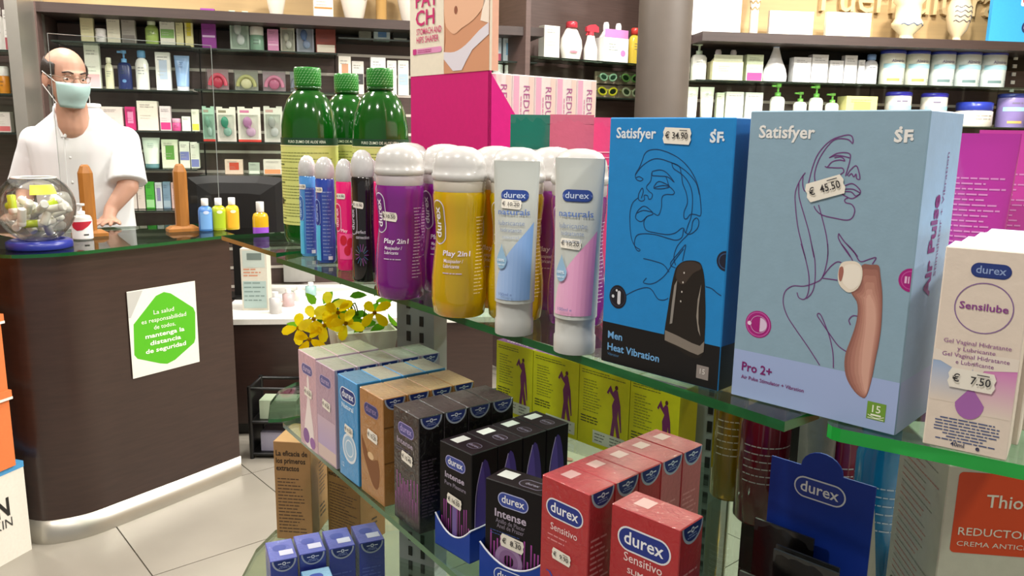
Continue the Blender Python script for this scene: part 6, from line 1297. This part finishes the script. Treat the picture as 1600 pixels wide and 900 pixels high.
def k_sun(r, w, h, c, c2, sd):
    b = MB(); b.box(-w / 2, w / 2, -.035, .035, 0, h); b.build('clear_box', 'clear_film', r); MB().box(-w / 2 + .002, w / 2 - .002, .02, .032, .002, h * .96, '#b9a48c').build('backing_card', 'carton', r); b = MB()
    for s in (-1, 1): b.tube([(s * w * .235 + w * .175 * math.cos(t), -.012, h * .5 + h * .25 * math.sin(t) + h * .05 * math.cos(t) * s) for t in [6.2832 * i / 16 for i in range(17)]], h * .075, 6, c); 
    b.tube([(-w * .07, -.012, h * .6), (w * .07, -.012, h * .6)], h * .04, 6, c)
    for s in (-1, 1): b.tube([(s * w * .38, -.012, h * .6), (s * w * .40, .012, h * .55)], h * .04, 6, c)
    b.build('glasses_frame', 'plastic', r); b = MB()
    for s in (-1, 1): b.ell((s * w * .22, -.012, h * .5), (w * .165, .002, h * .24), 14, 6, c2)
    b.build('dark_lenses', 'gloss', r)
def k_vase(r, w, h, c, c2, sd):
    R_ = w / 2; pf = {0: [(.55, 0), (.62, .03), (.42, .10), (.45, .14), (.95, .30), (1.0, .36), (.80, .46), (.80, .72), (1.0, .80), (.98, .88), (.7, .95), (.6, 1)], 1: [(.52, 0), (.55, .03), (.30, .10), (.34, .14), (.75, .28), (.98, .55), (.95, .75), (.75, .9), (.6, 1.0)], 2: [(.48, 0), (.50, .02), (.62, .10), (.88, .5), (1.0, .8), (.95, 1.0)], 3: [(.5, 0), (.52, .02), (.52, .45), (.62, .55), (.9, .75), (1, .9), (.8, 1)]}[sd % 4]
    MB().lathe([(a * R_, z * h) for a, z in pf], 28, c).build('vase_body', 'ceramic', r)
    if c2:
        fn0 = bottle_fn([(a * R_, z * h) for a, z in pf], 1); p = Pr(fn=lambda x, y, e: fn0(x, y, e), eps=.0015)
        for zz in ((.32, .84) if sd % 4 == 0 else (.45, .55, .65, .75)):
            p.stroke([(-R_ * .9 + R_ * 1.8 * i / 12, h * (zz + .02 * math.sin(i * 1.6))) for i in range(13)], h * .018, c2, 0, 3)
        p.build('painted_band', r)
def k_twin(r, w, h, c, c2, sd):
    d = w * .4; b = MB()
    for s in (-1, 1):
        b = MB(); b.lathe([(w * .22, 0), (w * .24, h * .03), (w * .24, h * .62), (w * .12, h * .76), (w * .09, h * .8)], 18, c, .9, (s * w * .25, 0, 0)); b.build('bottle_body', 'plastic', r); b = MB(); b.lathe([(w * .10, h * .8), (w * .10, h * .93), (w * .07, h)], 14, '#f2eef2', 1, (s * w * .25, 0, 0)); b.build('cap', 'plastic', r)
    b = MB(); b.loft([[(x, y, z) for x, y in ((-w * .5, -d * .62), (w * .5, -d * .62), (w * .5, d * .62), (-w * .5, d * .62))] for z in (.0, h * .62)], c, False, False); b.build('sleeve', 'carton', r); MB().box(-w * .47, w * .47, -d * .635, -d * .625, h * .62, h * .82, c2).build('top_flap', 'carton', r)
    p = Pr((-w / 2, -d * .62, 0), (1, 0, 0), (0, 0, 1), (0, -1, 0), eps=.001); p.ell(w * .78, h * .25, w * .1, h * .08, c2, 0, 14); p.lines(w * .2, h * .45, w * .4, 3, h * .07, h * .02, '#9aa79a', 0, sd); p.build('front_print', r)
def k_plate(r, w, h, c, c2, sd):
    MB().box(-w / 2, w / 2, -.012, .012, 0, h, c).build('panel', 'carton', r); 
    p = Pr((-w / 2, -.012, 0), (1, 0, 0), (0, 0, 1), (0, -1, 0), eps=.001)
    if c2: p.rrect(w * .74, h * .62, w * .4, h * .30, .01, '#e8e4e4', 1); p.rrect(w * .74, h * .62, w * .34, h * .22, .008, c2, 2); p.ring(w * .72, h * .22, 0, w * .11, '#23305a', 1); p.ring(w * .72, h * .22, w * .05, w * .07, '#dfe6f0', 2); p.rect(w * .86, h * .19, w * 1.0, h * .25, '#e6eef4', 1)
    p.build('front_print', r)
KN = {'box': (k_box, 'product_box', 'box'), 'pump': (k_pump, 'pump_bottle', 'bottle'), 'tube': (k_tube, 'cream_tube', 'tube'), 'jar': (k_jar, 'cream_jar', 'jar'), 'can': (k_can, 'formula_tin', 'tin'), 'bottle': (k_bottle, 'lotion_bottle', 'bottle'), 'fat': (k_fat, 'detergent_bottle', 'bottle'), 'drop': (k_drop, 'teardrop_bottle', 'bottle'), 'spray': (k_spray, 'spray_bottle', 'bottle'), 'blister': (k_blister, 'blister_pack', 'pack'), 'hang': (k_hang, 'hanging_pack', 'pack'), 'sun': (k_sun, 'sunglasses_box', 'box'), 'vase': (k_vase, 'ceramic_jar', 'jar'), 'twin': (k_twin, 'twin_bottle_pack', 'pack'), 'plate': (k_plate, 'poster_board', 'board')}
sdn = [0]
def put(W, z, items, off, group):
    for k, x0, x1, yt, c, c2, lb in items:
        sdn[0] += 1; q, w, h = spot(W, z, x0, x1, yt, off); fn, nm, ct_ = KN[k]
        sd = sdn[0]
        if isinstance(c, tuple): sd, c = c
        r = thing(nm, lb, ct_, q, W.rz, group); fn(r, w, h, c, c2, sd)
put(W1, S1['a1'], [('box', 124, 145, 16, '#d9d3a8', None, 'tall cream box at the end of the top wall shelf beside the wood panel'), ('jar', 148, 166, 45, '#e8e6e2', '#f2f0ec', 'squat white jar on the top wall shelf'), ('box', 166, 187, 25, '#e3dfc8', None, 'white box next to the squat jar on the top wall shelf'), ('box', 189, 211, 26, '#a8a398', '#6f6a62', 'grey box with dark emblem on the top wall shelf'), ('bottle', 225, 247, 32, '#a9c46a', '#cfd6b8', 'pale green bottle on the top wall shelf'), ('box', 249, 273, 30, '#e9e9d8', '#7fae5c', 'white box with a green leaf emblem on the top wall shelf'), ('box', 274, 286, 31, '#dcd9a4', None, 'narrow cream box beside the leaf emblem box'), ('box', 287, 300, 15, '#e0dba0', '#d3c52a', 'tall cream and yellow box on the top wall shelf')], .15, 'products on the top wall shelf')
put(W1, S1['b1'], [('box', 313, 336, 14, '#8f3f92', '#d9b8de', 'purple toy box with window on the top wall shelf'), ('blister', 357, 388, 17, '#b9cbb9', '#e0e8e0', 'pale green blister pack with white toys on the top wall shelf'), ('jar', 389, 412, 42, '#7fa58c', '#e6e4da', 'green jar with white lid on the top wall shelf'), ('box', 417, 435, 46, '#d592b8', '#e8c3d8', 'pink small box on the top wall shelf'), ('blister', 437, 460, 38, '#c9c6b4', '#d9d6c2', 'cream blister pack on the top wall shelf'), ('blister', 462, 490, 32, '#b9bcc8', '#5f7fb4', 'grey blister pack with blue buttons on the top wall shelf'), ('box', 492, 524, 37, '#7a3a30', '#d6cdbc', 'dark red picture box at the end of the top wall shelf')], .15, 'products on the top wall shelf')
put(W1, S1['c1'], [('box', 560, 580, 49, '#8f8a80', None, 'grey low box on the lit shelf near the bowls'), ('box', 583, 609, 46, '#d3d9e0', '#5f86bb', 'white low box with blue print on the lit shelf'), ('box', 613, 636, 48, '#3b3a3a', '#a9a6a0', 'dark low box on the lit shelf')], .15, 'boxes on the lit shelf')
put(W1, S1['a2'], [('box', 131, 155, 71, '#e2e4d6', '#e3b3b6', 'white box with pink label behind the man'), ('bottle', 162, 176, 90, '#dcd9b8', '#e6e4c8', 'slim cream bottle on the second wall shelf'), ('pump', 181, 204, 79, '#1f2c5e', '#6fa6d6', 'dark blue bottle with light blue top on the second wall shelf'), ('bottle', 209, 231, 79, '#ecebe4', '#6fa6d6', 'white bottle with light blue top on the second wall shelf'), ('box', 242, 266, 82, '#eae8e2', '#b9c8dc', 'white carton with blue foot on the second wall shelf'), ('tube', 271, 296, 87, '#8fb0dc', '#dfe3ea', 'light blue tube on the second wall shelf')], .15, 'products on the second wall shelf')
put(W1, S1['b2'], [('hang', 322, 358, 108, '#d9566a', '#c03a50', 'clear pack with a red watermelon toy on a wall hook'), ('hang', 365, 404, 111, '#b9b878', '#d3cfa2', 'clear pack with a yellow green toy on a wall hook'), ('hang', 409, 447, 112, '#d98aa4', '#c06a88', 'clear pack with a pink toy on a wall hook'), ('hang', 452, 480, 112, '#8a8f9c', '#a0a4ae', 'clear pack with a grey toy on a wall hook')], .15, 'clear toy packs on the wall hooks')
put(W1, S1['b2'] - .0, [('box', 528, 548, 88, '#dcd8cc', '#b98a6a', 'white hanging card pack with brown picture above the middle juice bottle'), ('box', 549, 568, 96, '#c9c6bd', '#3a3a3a', 'white hanging card pack with black print'), ('box', 578, 602, 90, '#e0e2e0', '#a9c3d6', 'white hanging card pack with pale blue print'), ('box', 604, 619, 95, '#e0e0d6', None, 'white hanging card pack beside the magenta display'), ('box', 621, 638, 95, '#dfded4', '#9fb3bf', 'white hanging card pack at the display edge')], .15, 'white packs behind the juice bottles')
put(W1, S1['a3'], [('box', 158, 193, 167, '#ecd6d4', None, 'pale pink box beside the man on the third wall shelf'), ('box', 195, 212, 167, '#cc2f72', '#e58ab4', 'magenta box on the third wall shelf'), ('box', 214, 247, 158, '#ecdcd2', None, 'large white and pink box on the third wall shelf'), ('box', 249, 267, 166, '#e8d6da', '#d8327e', 'white box with magenta circle on the third wall shelf'), ('jar', 268, 283, 185, '#d9508e', '#e0a6c0', 'small magenta jar on the third wall shelf'), ('box', 284, 298, 182, '#ecebe4', None, 'small white box on the third wall shelf'), ('box', 299, 311, 171, '#e9e7d4', '#d9cf4a', 'white box with yellow flower on the third wall shelf')], .15, 'products on the third wall shelf')
put(W1, S1['b3'], [('blister', 315, 335, 166, '#a9cbb6', '#86b8a0', 'mint green blister pack on the third wall shelf'), ('blister', 337, 368, 167, '#e0d8cc', '#3f9c7c', 'blister pack with green teething ring and red foot'), ('blister', 370, 407, 167, '#e0d8cc', '#c98ab8', 'blister pack with pink teething toy and red foot'), ('blister', 411, 441, 166, '#cfcdc2', '#b3b6ae', 'off white blister pack at the shelf end behind the juice bottle')], .15, 'teether packs on the third wall shelf')
put(W1, S1['a4'], [('pump', 200, 219, 212, '#e4e8e2', '#f2f4f2', 'white pump bottle beside the man\'s sleeve'), ('tube', 221, 250, 215, '#e3e6dc', '#6f9ca4', 'white tube with teal cap on the fourth wall shelf'), ('box', 252, 278, 218, '#e6e4cc', (.12, .32, .05), 'white box with a large green panel on the fourth wall shelf'), ('box', 280, 296, 221, '#e6e4d6', '#7a7fb8', 'white box with lilac corner next to the green panel box'), ('box', 297, 311, 222, '#e6e4d6', '#7a7fb8', 'white box with lilac corner above the wooden post')], .15, 'products on the fourth wall shelf')
put(W1, S1['b4'], [('box', 351, 380, 249, '#cdb6a4', '#b8452f', 'low white and red box on the fourth wall shelf'), ('box', 388, 406, 254, '#9fa79a', '#c9cfc0', 'low grey green box on the fourth wall shelf'), ('box', 411, 440, 249, '#cbc3b8', '#d9895c', 'low white and orange box on the fourth wall shelf')], .15, 'low boxes on the fourth wall shelf')
put(W1, S1['a5'], [('box', 196, 213, 285, '#e6d3cf', None, 'pale pink box on the fifth wall shelf beside the man\'s arm'), ('box', 214, 226, 286, '#e3cdc6', None, 'second pale pink box on the fifth wall shelf'), ('box', 227, 241, 284, '#4fae3c', '#a9d89a', 'bright green box on the fifth wall shelf'), ('box', 242, 253, 285, '#d9d6dc', '#8f86b0', 'white and lilac box on the fifth wall shelf'), ('box', 254, 266, 284, '#8298b0', '#a9b8c8', 'blue grey box on the fifth wall shelf'), ('box', 267, 280, 285, '#e0b6b4', None, 'rose box on the fifth wall shelf touching the wooden post')], .15, 'boxes on the fifth wall shelf')
put(W1, LED1, [('vase', 412, 448, -30, (2, '#e3d9c8'), None, 'small white bowl on the ledge above the slatted wall'), ('box', 488, 520, -22, '#cfc9bd', '#d9752e', 'white box with orange print on the ledge'), ('vase', 526, 578, -42, (2, '#ddd3c4'), '#8f8a86', 'large white ceramic bowl on the ledge'), ('vase', 578, 612, -40, (3, '#b08a50'), None, 'golden ceramic vase on the ledge'), ('vase', 616, 668, -40, (2, '#dcd4c8'), None, 'white ceramic bowl on the ledge beside the picture header')], .2, 'ceramics on the ledge')
put(W1, S1['d1'], [('box', 772, 783, 58, '#d3dfe8', '#c9566f', 'white and blue cotton pack beside the picture header'), ('box', 785, 803, 60, '#d6e4ec', '#7fb6d6', 'white and light blue cotton pack by the angled unit')], .15, 'cotton packs beside the header')
put(W1, S1['d2'], [('jar', 770, 786, 101, '#e6e4e0', '#f0eeea', 'white tub under the cotton packs, next to the header'), ('jar', 788, 804, 102, '#e6e4e0', '#f0eeea', 'white tub under the cotton packs, middle of three'), ('jar', 806, 821, 103, '#e6e4e0', '#f0eeea', 'white tub under the cotton packs, touching the angled unit')], .15, 'white tubs under the cotton packs')
put(W0, S0['a'], [('bottle', -16, 4, 10, '#ecebe6', '#f4f4f2', 'tall white bottle on the upper shelf at the picture edge'), ('box', 5, 19, 16, '#e9e6e0', '#a8545c', 'white carton with red foot on the upper left shelf')], .14, 'products on the left shelf unit')
put(W0, S0['b'], [('jar', -4, 13, 104, '#d98a28', '#f2f0ec', 'amber labelled jar with white lid on the left shelf unit')], .14, 'products on the left shelf unit')
put(W0, S0['c'], [('box', -6, 18, 175, '#e6d9d4', '#d9686c', 'white box with red print on the left shelf unit')], .14, 'products on the left shelf unit')
put(W3, S3['a'], [('box', 846, 871, 41, '#eceadf', None, 'white carton with a dark emblem beside the drilled panel'), ('fat', 876, 911, 34, '#eeebe4', '#c93a48', 'bulbous white detergent bottle with a red cap'), ('spray', 913, 935, 38, '#eeebe4', '#d0404e', 'white spray bottle with a red trigger head'), ('twin', 937, 977, 36, '#efece6', '#d58ac4', 'white twin bottle pack with a pink top'), ('bottle', 984, 1002, 44, '#e0c34a', '#cc4038', 'yellow bottle with red cap partly behind the column')], .15, 'household bottles on the angled unit')
put(W3, S3['b'], [('sun', 930, 966, 132, '#c9c22a', '#1f2a1c', 'clear box with yellow sunglasses on the angled unit'), ('sun', 968, 1002, 133, '#c2c9a0', '#3a4a30', 'clear box with pale sunglasses beside the column'), ('sun', 886, 927, 128, '#b3c98a', '#2a3a24', 'clear box with green sunglasses behind the pink cartons'), ('sun', 842, 883, 124, '#d9a08a', '#5a3a30', 'clear box with coral sunglasses behind the pink cartons')], .14, 'sunglasses boxes on the angled unit')
zz_ = W3.at(950, 131.5, .14).z
put(W3, zz_ + .002, [('sun', 933, 965, 111, '#9fc9a4', '#2f4a38', 'clear box with mint sunglasses stacked on the yellow pair'), ('sun', 967, 1001, 112, '#7fae5c', '#1f3a1c', 'clear box with green sunglasses stacked on the pale pair')], .14, 'sunglasses boxes on the angled unit')
put(W2, LED2, [('plate', 1078, 1164, -60, '#f0eee8', None, 'large plain white panel standing on the right ledge'), ('vase', 1170, 1196, -40, (3, '#e8dcc8'), '#a98a5c', 'tall white ceramic jar beside the plain panel'), ('plate', 1201, 1272, 18, '#efede4', None, 'low white board lying upright on the right ledge under the lettering'), ('plate', 1290, 1362, 20, '#ebe6d0', None, 'low cream board on the right ledge beside the banded ceramic jar'), ('vase', 1400, 1446, -14, (0, '#e6dab0'), '#5f6f8c', 'banded cream ceramic jar with blue waves on the right ledge'), ('vase', 1484, 1520, -6, (1, '#dac6a0'), '#4a4a52', 'egg shaped ceramic jar with dark lettering on the right ledge'), ('plate', 1556, 1640, -60, '#3fa3dc', '#c93a40', 'bright blue poster board at the end of the right ledge')], .17, 'things on the right ledge')
put(W2, S2['a'], [('box', 1068, 1078, 78, '#e6ead8', None, 'white box edge beside the column on the right wall'), ('pump', 1081, 1106, 67, '#e9ece2', '#b9cdb4', 'large white pump bottle with pale green top by the column'), ('twin', 1110, 1159, 78, '#e6e3b8', '#d6dcc0', 'cream twin pump pack on the right wall shelf'), ('box', 1164, 1191, 86, '#d9e6c4', '#d9468a', 'green and white pack with a pink stripe on the right wall shelf'), ('drop', 1194, 1234, 65, '#f0f0f0', '#7f9ccf', 'white teardrop bottle with a blue pump'), ('box', 1237, 1265, 90, '#eeeeee', '#dfe3ee', 'white carton right of the teardrop bottle'), ('box', 1266, 1292, 86, '#eeeeee', '#e6d3d6', 'taller white carton with faint pink line'), ('box', 1294, 1316, 95, '#ededed', '#dfe3ee', 'short white carton on the right wall shelf'), ('box', 1318, 1338, 87, '#eeeeee', '#e3e0ea', 'white carton next to the blue capped bottle'), ('box', 1340, 1350, 94, '#ececec', None, 'very narrow white carton on the right wall shelf'), ('bottle', 1352, 1373, 85, '#eceef0', '#7fa3d6', 'white bottle with a blue cap on the right wall shelf')], .15, 'white products on the right wall shelf')
put(W2, S2['a'], [('can', x0, x1, 78 + k * .5, ((3, '#e6ead9') if k < 2 else (2, '#dfe8e4')), '#2e3d9c', lb) for k, (x0, x1, lb) in enumerate(((1378, 1415, 'formula tin with amber band next to the white bottle'), (1417, 1453, 'formula tin with amber band beside the green banded ones'), (1457, 1493, 'first green banded formula tin of three'), (1495, 1533, 'middle green banded formula tin of three'), (1535, 1573, 'green banded formula tin at the end by the lit strip')))], .15, 'formula tins on the right wall')
put(W2, S2['b'], [('tube', 1070, 1092, 136, '#efeee2', '#e6e4d6', 'white tube beside the column on the lower right shelf'), ('tube', 1094, 1117, 136, '#efeee2', '#e6e4d6', 'second white tube on the lower right shelf'), ('box', 1119, 1131, 145, '#dfe9cf', None, 'pale green narrow box on the lower right shelf'), ('box', 1132, 1160, 144, '#eef0e6', None, 'wide white box on the lower right shelf'), ('box', 1162, 1190, 145, '#ecefe8', '#cfe0cf', 'white box with pale green foot on the lower right shelf'), ('pump', 1205, 1228, 132, '#efefe4', '#7fc45a', 'tall white pump bottle with a green top'), ('pump', 1241, 1262, 144, '#efefe4', '#7fc45a', 'short white pump bottle between two tall green topped ones'), ('pump', 1266, 1288, 134, '#efefe4', '#7fc45a', 'second tall white pump bottle with a green top'), ('pump', 1291, 1312, 146, '#efefe4', '#7fc45a', 'short white pump bottle next to the yellow pack'), ('box', 1315, 1365, 151, '#d9d38a', '#b9c46a', 'wide yellow green pack on the lower right shelf'), ('can', 1386, 1424, 144, (7, '#dcd6cc'), '#3a35b0', 'formula tin with a violet blue lid next to the yellow pack'), ('can', 1442, 1480, 146, (14, '#dcd6cc'), '#3a35b0', 'formula tin with a violet blue lid standing alone'), ('jar', 1498, 1549, 160, '#d9d3c8', '#2b3a9c', 'wide white tub with a dark blue lid'), ('can', 1563, 1604, 147, (21, '#8f7fb8'), '#38408c', 'violet formula tin with a dark blue lid')], .15, 'products on the lower right wall shelf')
put(W2, S2['c'], [('box', 1572, 1588, 216, '#a9bf5c', '#d98ac0', 'lime picture box at the right picture edge'), ('box', 1590, 1612, 216, '#b9a43c', '#8a5a2a', 'mustard picture box at the right picture edge')], .15, 'food boxes at the right edge')
put(W2, S2['d'], [('box', 1574, 1616, 264, '#4a5a7c', '#d69a5c', 'dark food box with an orange bowl picture')], .15, 'food boxes at the right edge')
put(W2, S2['e'], [('jar', 1580, 1602, 322, '#7a8fa4', '#3a3f4a', 'small blue grey jar below the food boxes')], .15, 'food boxes at the right edge')
